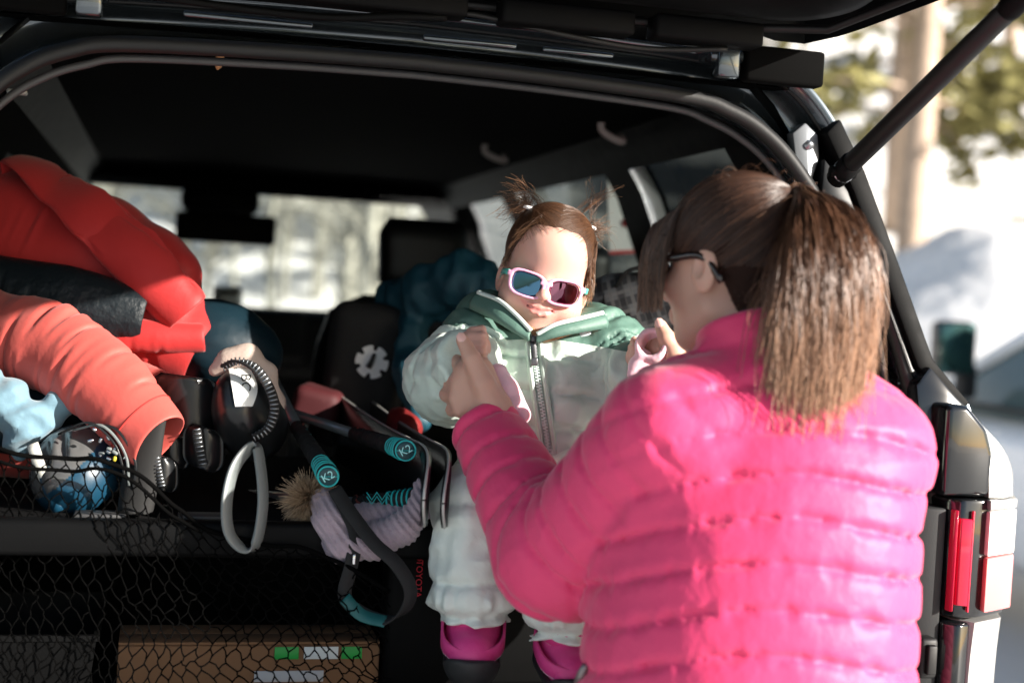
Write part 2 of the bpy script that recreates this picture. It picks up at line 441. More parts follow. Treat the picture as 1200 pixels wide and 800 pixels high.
def tint_by(m, attr_name, col2, fac=1.0):
    """mix the base colour toward col2 where a vertex attribute is 1"""
    nt = m.node_tree; b = nt.nodes['Principled BSDF']; inp = b.inputs['Base Color']
    a = nt.nodes.new('ShaderNodeAttribute'); a.attribute_name = attr_name
    mx = nt.nodes.new('ShaderNodeMix'); mx.data_type = 'RGBA'
    if inp.is_linked: nt.links.new(inp.links[0].from_socket, mx.inputs[6])
    else: mx.inputs[6].default_value = inp.default_value
    mx.inputs[7].default_value = (*col2, 1)
    ml = nt.nodes.new('ShaderNodeMath'); ml.operation = 'MULTIPLY'; ml.inputs[1].default_value = fac
    nt.links.new(a.outputs['Fac'], ml.inputs[0]); nt.links.new(ml.outputs[0], mx.inputs[0]); nt.links.new(mx.outputs[2], inp)
    return m
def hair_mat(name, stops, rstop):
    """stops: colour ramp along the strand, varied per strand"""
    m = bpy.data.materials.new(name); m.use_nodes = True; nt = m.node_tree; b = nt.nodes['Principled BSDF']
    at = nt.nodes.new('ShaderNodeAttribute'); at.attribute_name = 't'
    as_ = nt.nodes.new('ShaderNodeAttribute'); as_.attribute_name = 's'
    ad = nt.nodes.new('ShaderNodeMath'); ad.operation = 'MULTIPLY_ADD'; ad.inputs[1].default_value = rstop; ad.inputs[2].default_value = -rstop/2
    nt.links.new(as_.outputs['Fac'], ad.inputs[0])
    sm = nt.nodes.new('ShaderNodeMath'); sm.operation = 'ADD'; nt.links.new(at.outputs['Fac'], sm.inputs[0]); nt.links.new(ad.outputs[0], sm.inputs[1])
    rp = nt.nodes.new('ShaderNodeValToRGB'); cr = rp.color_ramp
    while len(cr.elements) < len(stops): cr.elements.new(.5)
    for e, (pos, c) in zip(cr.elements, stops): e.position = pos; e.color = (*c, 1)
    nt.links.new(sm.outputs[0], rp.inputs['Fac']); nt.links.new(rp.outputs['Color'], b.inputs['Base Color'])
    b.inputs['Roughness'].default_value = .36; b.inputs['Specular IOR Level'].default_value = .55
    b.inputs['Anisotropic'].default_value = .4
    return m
M = {}
M['snow'] = mat('snow', (.88, .86, .84), .75, var=.03, vscale=1.2, bump=(3, .6, .08, 6), sub=0)
M['packed'] = mat('packed_snow', (.50, .50, .50), .7, var=.18, vscale=.9, bump=(6, .5, .03, 8))
M['asphalt'] = mat('wet_asphalt', (.09, .09, .1), .6, var=.4, vscale=2, bump=(60, .3, .005, 6))
M['bark'] = mat('pine_bark', (.46, .35, .27), .9, var=.4, vscale=9, bump=(14, .9, .03, 6))
M['aspen'] = mat('aspen_bark', (.30, .29, .25), .8, var=.4, vscale=6, bump=(10, .5, .02, 5))
M['needles'] = mat('pine_needles', (.24, .22, .08), .7, var=.5, vscale=2.5)
M['needles2'] = mat('dark_needles', (.075, .10, .045), .7, var=.5, vscale=2.5)
M['paint'] = mat('dark_metallic_paint', (.075, .092, .105), .25, .8, coat=1.0, bump=(4, .04, .02))  # tone lifted to carry the bright reflection on the jamb
M['paint_sunlit'] = mat('sunlit_metallic_paint', (.44, .44, .43), .38, .45, var=.12, vscale=700, coat=.5)  # same body paint, with the sun's brightening put into the colour
M['white_car'] = mat('white_car_paint', (.88, .89, .90), .25, 0, coat=.6)
M['rubber'] = mat('black_rubber', (.006, .0062, .0065), .55, bump=(180, .2, .001))
M['trim'] = mat('black_plastic_trim', (.0025, .0026, .0028), .6, spec=.12, bump=(500, .35, .0006), rvar=.08)
M['paint_shaded'] = mat('shaded_gate_paint', (.008, .009, .010), .3, .3, coat=.3)  # darker copy of the body paint for the gate's shaded underside
M['trim_gloss'] = mat('gloss_black_trim', (.006, .007, .008), .16, coat=.6)
M['trimgrey'] = mat('grey_plastic_trim', (.05, .05, .052), .5, bump=(400, .3, .0006))
M['liner'] = mat('black_headliner', (.0015, .0015, .0016), .95, spec=.04, bump=(260, .3, .001))
M['carpet'] = mat('black_carpet', (.005, .005, .0053), .95, spec=.15, bump=(350, .7, .002))
M['leather'] = mat('dark_leather', (.006, .0062, .0065), .45, bump=(120, .3, .001))
M['metal'] = mat('zinc_metal', (.32, .34, .36), .35, .9, var=.2, vscale=60)
M['chrome'] = mat('chrome', (.75, .75, .76), .12, 1.0)
M['red_lens'] = mat('red_lens', (.62, .012, .05), .12, coat=1.0)
M['pink_lens'] = mat('pale_red_lens', (.8, .22, .22), .15, coat=1.0)
M['clear_lens'] = mat('clear_lens', (.82, .76, .74), .15, coat=1.0)
def glass(name, col, rough=0.0):
    m = bpy.data.materials.new(name); m.use_nodes = True; nt = m.node_tree; nt.nodes.remove(nt.nodes['Principled BSDF'])
    t = nt.nodes.new('ShaderNodeBsdfTransparent'); t.inputs[0].default_value = (*col, 1)
    g = nt.nodes.new('ShaderNodeBsdfGlossy'); g.inputs['Roughness'].default_value = .03; g.inputs[0].default_value = (.9, .93, .95, 1)
    fr = nt.nodes.new('ShaderNodeFresnel'); fr.inputs[0].default_value = 1.45
    mx = nt.nodes.new('ShaderNodeMixShader'); nt.links.new(fr.outputs[0], mx.inputs[0])
    nt.links.new(t.outputs[0], mx.inputs[1]); nt.links.new(g.outputs[0], mx.inputs[2])
    nt.links.new(mx.outputs[0], nt.nodes['Material Output'].inputs[0]); return m
M['glass'] = glass('windscreen_glass', (.80, .86, .84))
M['tint'] = glass('tinted_glass', (.30, .34, .34))
M['privacy'] = glass('privacy_glass', (.03, .035, .035))
M['dusk'] = glass('dark_side_glass', (.10, .115, .11))
M['trimdark'] = mat('charcoal_plastic', (.022, .023, .024), .55, spec=.25, bump=(400, .3, .0006))
M['soot'] = mat('flat_black', (.003, .003, .003), .9, spec=.05)
M['pillar_black'] = mat('pillar_black', (.006, .007, .008), .38, spec=.3)
M['bracket'] = mat('dull_bracket', (.14, .15, .16), .5, .7)
# ------------------------------------------------------------------ ground, bank, hill
def grid_xy(x0, x1, nx, y0, y1, ny, zf):
    X, Y = np.meshgrid(np.linspace(x0, x1, nx), np.linspace(y0, y1, ny), indexing='ij')
    p = np.stack([X.ravel(), Y.ravel(), np.zeros(X.size)], 1); Z = zf(p)
    return sheet(np.stack([X, Y, Z.reshape(X.shape)], -1)[:, ::-1][::-1][:, ::-1])
struct(part('ground', grid_xy(-400, 400, 60, -400, 400, 60, lambda p: 0*p[:, 0]), M['snow']))
struct(part('parking_lot', grid_xy(-30, 34, 40, -14, 10.5, 30, lambda p: .006+0*p[:, 0]), M['packed']))
def bank_z(p):
    s = np.clip((p[:, 1]-10.2)/6.2, 0, 1); s = s*s*(3-2*s)*np.clip((18.9-p[:, 1])/1.2, 0, 1)
    side = np.clip((p[:, 0]-1.2)/4.0, 0, 1)
    return s*(.35+side*2.1)*(1+.25*pn(p*.5)+.10*pn(p*1.9+7))+.05*pn(p*4)*s-.02
struct(part('snow_bank', grid_xy(-30, 40, 180, 10.2, 18.8, 40, bank_z), M['snow']))
def hill_z(p):
    t = np.clip((p[:, 1]-19)/100, 0, 2); return 46*t**1.15*(1+.12*pn(p*.035))+.5*pn(p*.25)*np.clip(t*8, 0, 1)-.05
struct(part('hill', grid_xy(-160, 160, 90, 18.6, 180, 70, hill_z), M['snow']))
def ground_z(x, y):
    if y < 10.2: return 0.0
    p = np.array([[x, y, 0.0]])
    return float(bank_z(p)[0]) if y < 18.6 else float(hill_z(p)[0])
# ------------------------------------------------------------------ trees
def pine_meshes(seed, H, nb, low, spread):
    r = np.random.default_rng(seed)
    zs = np.linspace(0, H, 14); wob = np.cumsum(r.normal(0, .03, (14, 2)), 0)
    ax = np.stack([wob[:, 0], wob[:, 1], zs], 1)
    trunk = [tube(ax, .20*(1-zs/H)**.8+.02, 9)]; Q = []
    for i in range(nb):
        z = low+(H-low)*(i+r.random())/nb; f = 1-(z-low)/(H-low)
        L = spread*(.25+.75*f**.8)*r.uniform(.6, 1.15); a = r.uniform(0, 2*math.pi)
        c = np.array([np.interp(z, zs, ax[:, 0]), np.interp(z, zs, ax[:, 1]), z]); d = np.array([math.cos(a), math.sin(a), 0])
        s = np.linspace(0, 1, 5)[:, None]; br = c+d*L*s+UP*(.18*s-.38*s*s)*L
        trunk.append(tube(br, np.linspace(.035, .008, 5), 4))
        n = int(26+34*f)
        t = r.uniform(.28, 1.02, n); pc = c+d*(L*t)[:, None]+UP*((.18*t-.38*t*t)*L)[:, None]+r.normal(0, .16, (n, 3))*np.array([1, 1, .6])
        for q in pc:
            u = unit(r.normal(0, 1, 3)+d*1.1); v = unit(np.cross(u, r.normal(0, 1, 3))); s1, s2 = r.uniform(.14, .32), r.uniform(.05, .12)
            Q.append([q-u*s1, q+v*s2, q+u*s1, q-v*s2])
    Q = np.array(Q); F = np.arange(len(Q)*4).reshape(-1, 4)
    return join(*trunk), (Q.reshape(-1, 3), F)
def aspen_meshes(seed, H):
    r = np.random.default_rng(seed); zs = np.linspace(0, H, 12); wob = np.cumsum(r.normal(0, .035, (12, 2)), 0)
    ax = np.stack([wob[:, 0], wob[:, 1], zs], 1); tr = tube(ax, .052*(1-zs/H)**.7+.008, 8); tw = []
    for i in range(80):
        z = r.uniform(.9, H*.97); L = r.uniform(.5, 1.5)*(1.15-z/H); a = r.uniform(0, 6.28); d = np.array([math.cos(a), math.sin(a), r.uniform(.4, 1.1)])
        c = np.array([np.interp(z, zs, ax[:, 0]), np.interp(z, zs, ax[:, 1]), z])
        s = np.linspace(0, 1, 4)[:, None]; b = c+d*L*s+r.normal(0, .05, (4, 3))*s; tw.append(tube(b, np.linspace(.020, .005, 4), 4))
        for k in range(4):
            t = r.uniform(.3, 1); e = c+d*L*t; q = d+r.normal(0, .6, 3); tw.append(tube(np.array([e, e+q*L*.25, e+q*L*.45]), [.007, .004, .002], 3))
    return tr, join(*tw)
TREES = {}
def tree(kind, x, y, s, rz, label, group):
    key = kind
    t = thing('aspen_tree' if kind[0] == 'a' else 'pine_tree', label, 'tree', (x, y, ground_z(x, y)-.05), rz, group)
    t.scale = (s, s, s)
    if key not in TREES:
        if kind[0] == 'a': a, b = aspen_meshes(int(kind[1]), 8.5); ma, mb, nm = M['aspen'], M['aspen'], 'twigs'
        else:
            a, b = pine_meshes(10+int(kind[1]), 15, {'0': 60, '1': 80, '2': 72}[kind[1]], {'0': 3.4, '1': 1.6, '2': 2.2}[kind[1]], {'0': 2.6, '1': 2.9, '2': 2.4}[kind[1]])
            ma, mb, nm = M['bark'], M['needles' if kind[1] != '1' else 'needles2'], 'crown'
        TREES[key] = (mk_mesh('trunk', *a), mk_mesh('crown', b[0], b[1], False), nm)
        TREES[key][0].materials.append(ma); TREES[key][1].materials.append(mb)
    m1, m2, nm = TREES[key]
    for n, me in (('trunk', m1), (nm, m2)):
        o = bpy.data.objects.new(n, me); COL.objects.link(o); o.parent = t
        if n != 'trunk': o['kind'] = 'stuff'
    return t
tree('p0', 5.72, 20.5, 1.15, 0, 'tall pine with bare lower trunk just behind the snow bank', None)
tree('p2', 8.6, 21.5, 1.0, 2.0, 'pine with yellow green needles right behind the high end of the snow bank', None)
for i, (x, y, s, rz, k) in enumerate([(7.6, 29, 1.05, 3, 'p2'), (11, 27, 1.1, 4, 'p0'), (13.5, 40, 1.2, 2, 'p2'), (6.2, 46, 1.1, .4, 'p0'),
                                      (16.5, 33, 1.0, .8, 'p0'), (3.2, 47, 1.2, 3.3, 'p0'), (18, 52, 1.2, 1.5, 'p1'), (11, 55, 1.3, 2.5, 'p0')]):
    tree(k, x, y, s, rz, 'pine growing on the snowy hillside beyond the bank', 'pines on the hillside')
r_ = np.random.default_rng(21)
for i in range(44):
    y = r_.uniform(13.5, 30); x = -y*r_.uniform(.02, .30)-.3
    tree('a%d' % (i % 4), x, y, r_.uniform(.85, 1.3), r_.uniform(0, 6), 'bare pale aspen in the grove ahead of the dark car', 'bare aspens ahead of the car')
for i, (x, y, s) in enumerate([(-9, 40, 1.2), (-4.5, 44, 1.1), (-13, 48, 1.3), (-1, 52, 1.2), (-7.5, 56, 1.3), (1.5, 38, 1.0)]):
    tree('p%d' % (1 if i % 2 else 2), x, y, s, i*1.3, 'dark pine on the slope behind the aspen grove', 'pines behind the aspens')
# ------------------------------------------------------------------ white car parked alongside
MIR = P(1116, 408, 6.5)
wc = MIR+RC*1.02+FC*(-.78)
car = thing('parked_car', 'white parked car with dark door mirror beyond the open suv', 'car', (wc[0], wc[1], 0), YAW)
def bodyring(y, w, z0, z1, n=28, tuck=.08):
    pts = []
    for a in np.linspace(0, 2*math.pi, n, endpoint=False):
        c, s = math.cos(a), math.sin(a); e = .38
        x = w*abs(c)**e*(1 if c > 0 else -1); z = (z0+z1)/2+(z1-z0)/2*abs(s)**e*(1 if s > 0 else -1)
        pts.append((x*(1-tuck*max(0, s)**2), y, z))
    return pts
ys = [(-2.25, .72, .42, .86), (-2.18, .82, .36, .97), (-1.9, .88, .30, 1.02), (-.8, .905, .27, 1.03), (.4, .905, .27, 1.03), (1.1, .90, .28, 1.02), (1.6, .88, .30, .99), (2.05, .82, .36, .90), (2.2, .7, .42, .78)]
ys = spline(ys, 30)
part('body', loft([bodyring(*q) for q in ys]), M['white_car'], car, local=True)
base = [(-.84, -2.0), (.84, -2.0), (.84, 1.35), (-.84, 1.35)]; top = [(-.62, -1.65), (.62, -1.65), (.62, .35), (-.62, .35)]
def gh(z): return [(b[0]+(t[0]-b[0])*z, b[1]+(t[1]-b[1])*z, .99+z*.55) for b, t in zip(base, top)]
part('glasshouse', loft([gh(0), gh(.5), gh(.97)]), mat('car_window', (.10, .14, .14), .12), car, local=True, smooth=False)
part('roof', rbox((0, -.65, 1.535), (1.27, 2.06, .07), .03), M['white_car'], car, local=True)
def bar(a, b, r=.035): return tube(np.array([a, b], float), r, 6)
for s in (-1, 1):
    for A_, B_, r0 in (((s*.845, 1.33, 1.0), (s*.63, .36, 1.53), .035), ((s*.85, -.35, 1.0), (s*.64, -.4, 1.53), .03), ((s*.845, -1.98, 1.0), (s*.63, -1.63, 1.53), .05)):
        part('pillar', bar(A_, B_, r0), M['white_car'], car, local=True)
    part('window_seal', bar((s*.862, 1.2, 1.03), (s*.862, -1.8, 1.03), .014), M['rubber'], car, local=True)
    part('door_handle', rbox((s*.915, -.05, .86), (.03, .2, .035), .012), M['white_car'], car, local=True)
    part('headlight', rbox((s*.66, 2.10, .74), (.26, .12, .13), .04), M['clear_lens'], car, local=True)
    part('tail_light', rbox((s*.68, -2.2, .84), (.26, .10, .14), .04), M['red_lens'], car, local=True)
    for y in (-1.38, 1.36):
        w = part('wheel', lathe([(.0, -.1), (.2, -.1), (.3, -.11), (.33, -.08), (.33, .08), (.3, .11), (.2, .1), (0, .1)], (s*.82, y, .33), (1, 0, 0), 28), M['rubber'], car, local=True)
        part('rim', lathe([(.0, .0), (.06, .02), (.19, .01), (.2, .0), (.19, -.02), (0, -.02)], (s*(.82+.105), y, .33), (s, 0, 0), 20), M['metal'], w, local=True)
    mr = part('door_mirror', rbox((s*1.02, .78, MIR[2]), (.20, .09, .25), .03, 3), M['trim_gloss'], car, local=True)
    part('mirror_glass', rbox((s*1.02, .73, MIR[2]), (.175, .008, .22), .003), mat('mirror_glass', (.05, .11, .10), .06, .9), mr, local=True)  # green of the reflected trees is put into the glass colour
    part('mirror_arm', rbox((s*.93, .8, MIR[2]-.15), (.09, .07, .16), .02), M['rubber'], mr, local=True)
# ------------------------------------------------------------------ the open suv (local x right, y forward, z up)
suv = thing('suv', 'dark suv with raised liftgate and its cargo bay packed with ski gear', 'suv', tuple(CO), YAW)
LEAN = .15
def yl(z): return LEAN*(z-1.0)
def sp(name, VF, m, par=None, smooth=True, label=None): return part(name, VF, m, par or suv, smooth, True, label)
def autosm(o, ang=35):
    me = o.data; bm = bmesh.new(); bm.from_mesh(me)
    for e in bm.edges:
        if len(e.link_faces) == 2 and e.calc_face_angle(0) > math.radians(ang): e.smooth = False
    bm.to_mesh(me); bm.free()
inner = [(0, .80), (.5, .80), (.74, .81), (.785, .86), (.80, .95), (.83, 1.06), (.838, 1.167), (.795, 1.317), (.757, 1.432), (.685, 1.53), (.60, 1.645), (.545, 1.695), (.49, 1.722), (.42, 1.738), (.2, 1.748), (0, 1.752)]
outer = [(0, .74), (.5, .74), (.82, .75), (.875, .82), (.885, .95), (.895, 1.06), (.91, 1.19), (.905, 1.282), (.835, 1.345), (.775, 1.50), (.715, 1.65), (.66, 1.745), (.60, 1.795), (.5, 1.815), (.25, 1.825), (0, 1.83)]
def full(h, n=161):
    a = resample(spline(h, 140), n); b = a[::-1][1:-1].copy(); b[:, 0] *= -1; return np.concatenate([a, b])
def full2(h, n=12):
    """matched resample: the same number of samples between every control point"""
    a = spline(h, (len(h)-1)*n+1); b = a[::-1][1:-1].copy(); b[:, 0] *= -1; return np.concatenate([a, b])
IN, OUT = full2(inner), full2(outer)
def ring(xz, dy, off=0.0):
    return np.stack([xz[:, 0], yl(xz[:, 1])+dy, xz[:, 1]], 1)
mixr = lambda k: IN*(1-k)+OUT*k
o = sp('door_jamb', loft([ring(mixr(0), .05), ring(mixr(0), .0), ring(mixr(.10), -.008), ring(mixr(.22), .02), ring(mixr(.36), .045), ring(mixr(.62), .05), ring(mixr(.74), .03), ring(mixr(.86), -.004), ring(mixr(.97), -.012), ring(OUT, -.004), ring(OUT*1.004+np.array([0, -.004]), .03)], True, False, False), M['paint'])
sp('weather_seal', tube(ring(mixr(.02), -.008), .0125, 8, closed=True), M['rubber'])
sp('inner_seal', tube(ring(mixr(-.16), .03), .006, 6, closed=True), M['trimgrey'])
sp('jamb_seam', tube(ring(mixr(.80), .012), .0035, 6, closed=True), M['rubber'])
# flanks: outer skin and inner lining with window openings
def flank(s):
    def xo(z): return s*float(np.interp(z, [.3, .75, 1.0, 1.15, 1.25, 1.345, 1.5, 1.65, 1.745, 1.83], [.93, .97, .985, .985, .94, .83, .77, .71, .65, .56]))
    def panel(y0, y1, z0, z1, inset=0.0, ny=2, nz=8):
        Y = np.linspace(y0, y1, ny); Z = np.linspace(z0, z1, nz)
        return sheet([[(xo(z)-s*inset, y+yl(z)*max(0, 1-y/1.2), z) for z in Z] for y in Y])
    low = [panel(.10, 4.75, .42, 1.27, 0, 20, 10)]; wins = [(.30, .95), (1.10, 1.98), (2.12, 2.95)]
    ups = [panel(.06, .30, 1.27, 1.80), panel(.95, 1.10, 1.27, 1.80), panel(1.98, 2.12, 1.27, 1.80), panel(.06, 3.05, 1.72, 1.82)]
    sp('flank', join(*low), M['paint_sunlit']); sp('pillar_panel', join(*ups), M['paint'])
    for i, (a, b) in enumerate(wins):
        sp('side_window', panel(a, b, 1.27, 1.72, .012), M['privacy'] if i == 0 or s < 0 else M['privacy' if i == 2 else 'dusk'])
    inn = [panel(.06, 3.3, .78, 1.29, .09, 10, 8), panel(.02, .32, 1.28, 1.80, .07), panel(.93, 1.12, 1.28, 1.80, .06), panel(1.96, 2.14, 1.28, 1.80, .06), panel(.02, 3.05, 1.70, 1.80, .07), panel(2.93, 3.5, 1.2, 1.80, .04)]
    sp('side_trim', join(*inn), M['trim'])
    if s < 0: sp('window_light_block', panel(.25, 2.95, 1.24, 1.78, .05, 4, 4), M['liner'])  # added sheet that blocks light from the left windows
    for w in ((.95, .43), (3.6, .43)):
        wh = sp('wheel', lathe([(0, -.13), (.26, -.13), (.38, -.14), (.42, -.1), (.42, .1), (.38, .14), (.26, .13), (0, .13)], (s*.86, w[0], w[1]), (1, 0, 0), 30), M['rubber'])
        sp('rim', lathe([(0, 0), (.08, .02), (.25, .01), (.26, 0), (.25, -.02), (0, -.02)], (s*.995, w[0], w[1]), (s, 0, 0), 24), M['metal'], wh)
for s in (-1, 1): flank(s)
# roof, floor, sill, bumper, front end
xs = np.linspace(-.55, .55, 15)
sp('roof', sheet([[(x, y, 1.825+.03*(1-(x/.7)**2)-.02*max(0, y-2.2)) for x in xs] for y in np.linspace(.12, 3.05, 12)]), M['paint'])
hl = sheet([[(x*1.0, y, 1.765+.012*(1-(x/.7)**2)+.012*math.sin(y*9)*0) for x in np.linspace(-.60, .60, 15)] for y in np.linspace(.115, 2.95, 14)])
sp('headliner', hl, M['liner'])
sp('load_floor', rbox((0, .95, .80), (1.66, 1.92, .05), .01), M['carpet'])
sp('bumper', rbox((0, -.10, .60), (1.90, .30, .30), .06, 4), M['paint_sunlit'])
sp('bumper_step', rbox((0, -.14, .775), (1.30, .22, .035), .012, 3), M['trim'])
sp('tailgate_sill', rbox((0, .03, .79), (1.50, .12, .07), .02, 3), M['trim'])
sp('front_end', join(rbox((0, 4.05, .80), (1.88, 1.65, .66), .12, 4), rbox((0, 4.86, .62), (1.7, .14, .4), .05, 3)), M['paint'])
sp('grille', rbox((0, 4.92, .78), (1.1, .06, .22), .02), M['trim_gloss'])
for s in (-1, 1): sp('headlight', rbox((s*.72, 4.86, .9), (.28, .10, .12), .03), M['clear_lens'])
sp('firewall', rbox((0, 3.25, .95), (1.80, .06, .6), .01), M['trim'])
# adjustable cargo shelf the child sits on
SH = 1.08
shelf = sp('cargo_shelf', rbox((0, .42, SH-.022), (1.56, .80, .044), .008), M['carpet'])
sp('shelf_edge', rbox((0, .012, SH-.02), (1.57, .03, .05), .008), M['trim'], shelf)
for x in (-.42, -.28, -.10): sp('shelf_plate', rbox((x, .06, SH+.003), (.07, .04, .006), .002), M['trimgrey'], shelf)
sp('shelf_support', rbox((.34, .10, .94), (.70, .06, .22), .01), M['trim'], shelf)
# rear corners: light clusters, quarter panels
def corner(s):
    def prof(z, k=0.0):       # plan outline of the corner at one height (x outward, y forward)
        return [(.832, .05), (.832, -.045), (.848, -.062), (.886, -.062), (.955, -.025), (.992, .05), (1.0, .16), (1.0, .26), (.93, .26)]
    def ext(poly, z0, z1, bev): return prism([(s*x, y, 0) for x, y in poly], (0, 0, z0), (0, 0, z1), bev, 2)
    pr = prof(0)
    def sub(i0, i1, back=.03):
        pts = [np.array(pr[i]) for i in range(i0, i1+1)]
        c = np.array((.93, .20)); inn = [p+(c-p)/np.linalg.norm(c-p)*back for p in pts][::-1]
        return [tuple(p) for p in pts]+[tuple(p) for p in inn]
    tl = sp('tail_light', ext([(x*.998+.001, y+.004) for x, y in pr], .964, 1.146, .006), M['trim_gloss']); autosm(tl)
    q = sub(3, 6, .02)
    out = lambda poly, k: [(x+(x-.93)*k+.003, y+(y-.20)*k) for x, y in poly]
    a = sp('clear_lens', ext(out(q, .03), 1.0605, 1.130, .004), M['clear_lens'], tl); autosm(a)
    a = sp('amber_lens', ext(out(q, .03), .974, 1.059, .004), M['pink_lens'], tl); autosm(a)
    a = sp('lens_cap', ext(out(q, .03), 1.131, 1.147, .004), M['paint_sunlit'], tl); autosm(a)
    bar_ = [(.841, -.052), (.843, -.064), (.858, -.071), (.860, -.064), (.847, -.05)]
    a = sp('light_bar', ext(bar_, .985, 1.118, .002), M['red_lens'], tl); autosm(a)
    a = sp('light_frame', join(ext([(.833, -.048), (.835, -.058), (.839, -.062), (.838, -.05)], .975, 1.13, .001), ext([(.861, -.060), (.861, -.066), (.864, -.066), (.865, -.06)], .975, 1.13, .001)), M['red_lens'], tl)
    # painted quarter panel above and below the light
    def blend(zs, f): return loft([[(s*(x*f(z)[0]+f(z)[1]), y+f(z)[2], z) for x, y in pr] for z in zs])
    pu_ = [(.900, .05), (.900, -.050), (.925, -.050), (.958, -.025), (.990, .05), (1.0, .16), (1.0, .26), (.93, .26)]
    up = spline([(1.149, 1.0, -.004, .0), (1.19, 1.0, -.006, .004), (1.225, .985, -.004, .018), (1.262, .95, .0, .045), (1.292, .90, .02, .085)], 14)
    a = sp('quarter_panel', loft([[(s*(x*q_[1]+q_[2]), y+q_[3], q_[0]) for x, y in pu_] for q_ in up]), M['paint_sunlit']); autosm(a, 50)
    dn = spline([(.958, 1.0, -.008, .0), (.90, 1.0, -.012, .0), (.82, 1.0, -.014, -.002), (.70, 1.0, -.012, -.01)], 8)
    a = sp('quarter_panel', loft([[(s*(x*q_[1]+q_[2]+(.0 if i > 2 else .03)), y+q_[3]+(.012 if i < 3 else 0), q_[0]) for i, (x, y) in enumerate(pr)] for q_ in dn]), M['paint_sunlit']); autosm(a, 50)
    sp('corner_trim', ext([(.829, .06), (.829, -.05), (.850, -.066), (.872, -.06), (.872, .06)], .70, .957, .005), M['trim_gloss'])
    g = sp('corner_gasket', prism([(s*x, 0, z) for x, z in [(.815, 1.149), (.897, 1.149), (.899, 1.215), (.885, 1.255), (.85, 1.29), (.815, 1.29)]], (0, -.052, 0), (0, .05, 0), .010, 3), M['trim_gloss']); autosm(g, 50)
    sp('buffer_block', join(rbox((s*.80, -.055, .905), (.030, .03, .062), .006), rbox((s*.80, -.074, .905), (.016, .012, .045), .003)), M['rubber'])
    sp('jamb_step', ext([(.785, .05), (.785, -.035), (.829, -.045), (.829, .05)], .74, 1.13, .004), M['trimdark'])
    # gloss panel running up the rear pillar
    poly = [(.84, 1.20), (.796, 1.317), (.756, 1.435), (.698, 1.53), (.642, 1.60), (.648, 1.66), (.690, 1.612), (.742, 1.485), (.80, 1.34), (.86, 1.275)]
    a = sp('pillar_gloss', prism([(s*x, yl(z), z) for x, z in poly], (0, -.022, 0), (0, .02, 0), .004), M['pillar_black']); autosm(a)
    poly2 = [(.862, 1.277), (.802, 1.343), (.744, 1.488), (.692, 1.615), (.648, 1.700), (.672, 1.725), (.714, 1.645), (.772, 1.502), (.830, 1.354), (.895, 1.287)]
    a = sp('pillar_edge', prism([(s*x, yl(z), z) for x, z in poly2], (0, -.030, 0), (0, .02, 0), .005), M['trim']); autosm(a)
    pf = [(.80, 1.20), (.79, 1.315), (.815, 1.345), (.86, 1.30), (.905, 1.262), (.912, 1.20)]
    a = sp('pillar_foot', prism([(s*x, yl(z), z) for x, z in pf], (0, -.045, 0), (0, .02, 0), .006), M['trim_gloss']); autosm(a)
    # strut anchor bracket
    br = sp('strut_bracket', prism([(s*(.622+.022*c), yl(1.66+d)-.012, 1.66+d*1.25) for c, d in [(-1, .03), (0, .045), (1, .03), (1.1, 0), (.5, -.03), (1.6, -.07), (2.6, -.075), (2.9, -.095), (2.2, -.11), (1.2, -.105), (.2, -.05), (-.6, -.02)]], (0, .005, 0), (0, .03, 0), .003), M['bracket']); autosm(br)
    for bx, bz in ((.628, 1.68), (.662, 1.573)):
        sp('bolt', lathe([(0, .018), (.006, .018), (.008, .012), (.013, .010), (.013, 0), (0, 0)], (s*bx, yl(bz)+.005, bz), (0, -1, 0), 10), M['metal'], br)
for s in (-1, 1): corner(s)
# ------------------------------------------------------------------ liftgate
GA = math.radians(8); gd = np.array([0, -math.cos(GA), math.sin(GA)]); gn = np.array([0, math.sin(GA), math.cos(GA)])
gh0 = np.array([0, .075, 1.845])
def gp(x, v, n): return gh0+np.array([x, 0, 0])+gd*v+gn*n
wv = lambda v: float(np.interp(v, [0, .06, .25, .5, .8, 1.1], [.60, .64, .695, .765, .80, .78]))
vs_ = np.linspace(0, 1.12, 24)
def grow(v, inset, n): w = wv(v)-inset; return [gp(x*w, v, n) for x in np.linspace(-1, 1, 25)]
top = [[gp(x*wv(v), v, .075-.03*abs(x)**6+.02*math.sin(v*2.6)) for x in np.linspace(-1, 1, 25)] for v in vs_]
bot = [[gp(x*wv(v), v, .0-.012*(abs(x) > .9)) for x in np.linspace(-1, 1, 25)] for v in vs_]
Vt, Ft = sheet(top); Vb, Fb = sheet(bot)
nT = len(Vt); n2 = 25
edge = list(range(n2))+[i*n2+n2-1 for i in range(1, 24)]+[23*n2+i for i in range(n2-2, -1, -1)]+[i*n2 for i in range(22, 0, -1)]
side = [(edge[i], edge[(i+1) % len(edge)], edge[(i+1) % len(edge)]+nT, edge[i]+nT) for i in range(len(edge))]
gate = sp('liftgate', (np.concatenate([Vt, Vb]), [tuple(f) for f in Ft]+[tuple(f[::-1]) for f in Fb]+side), M['paint_shaded']); autosm(gate)
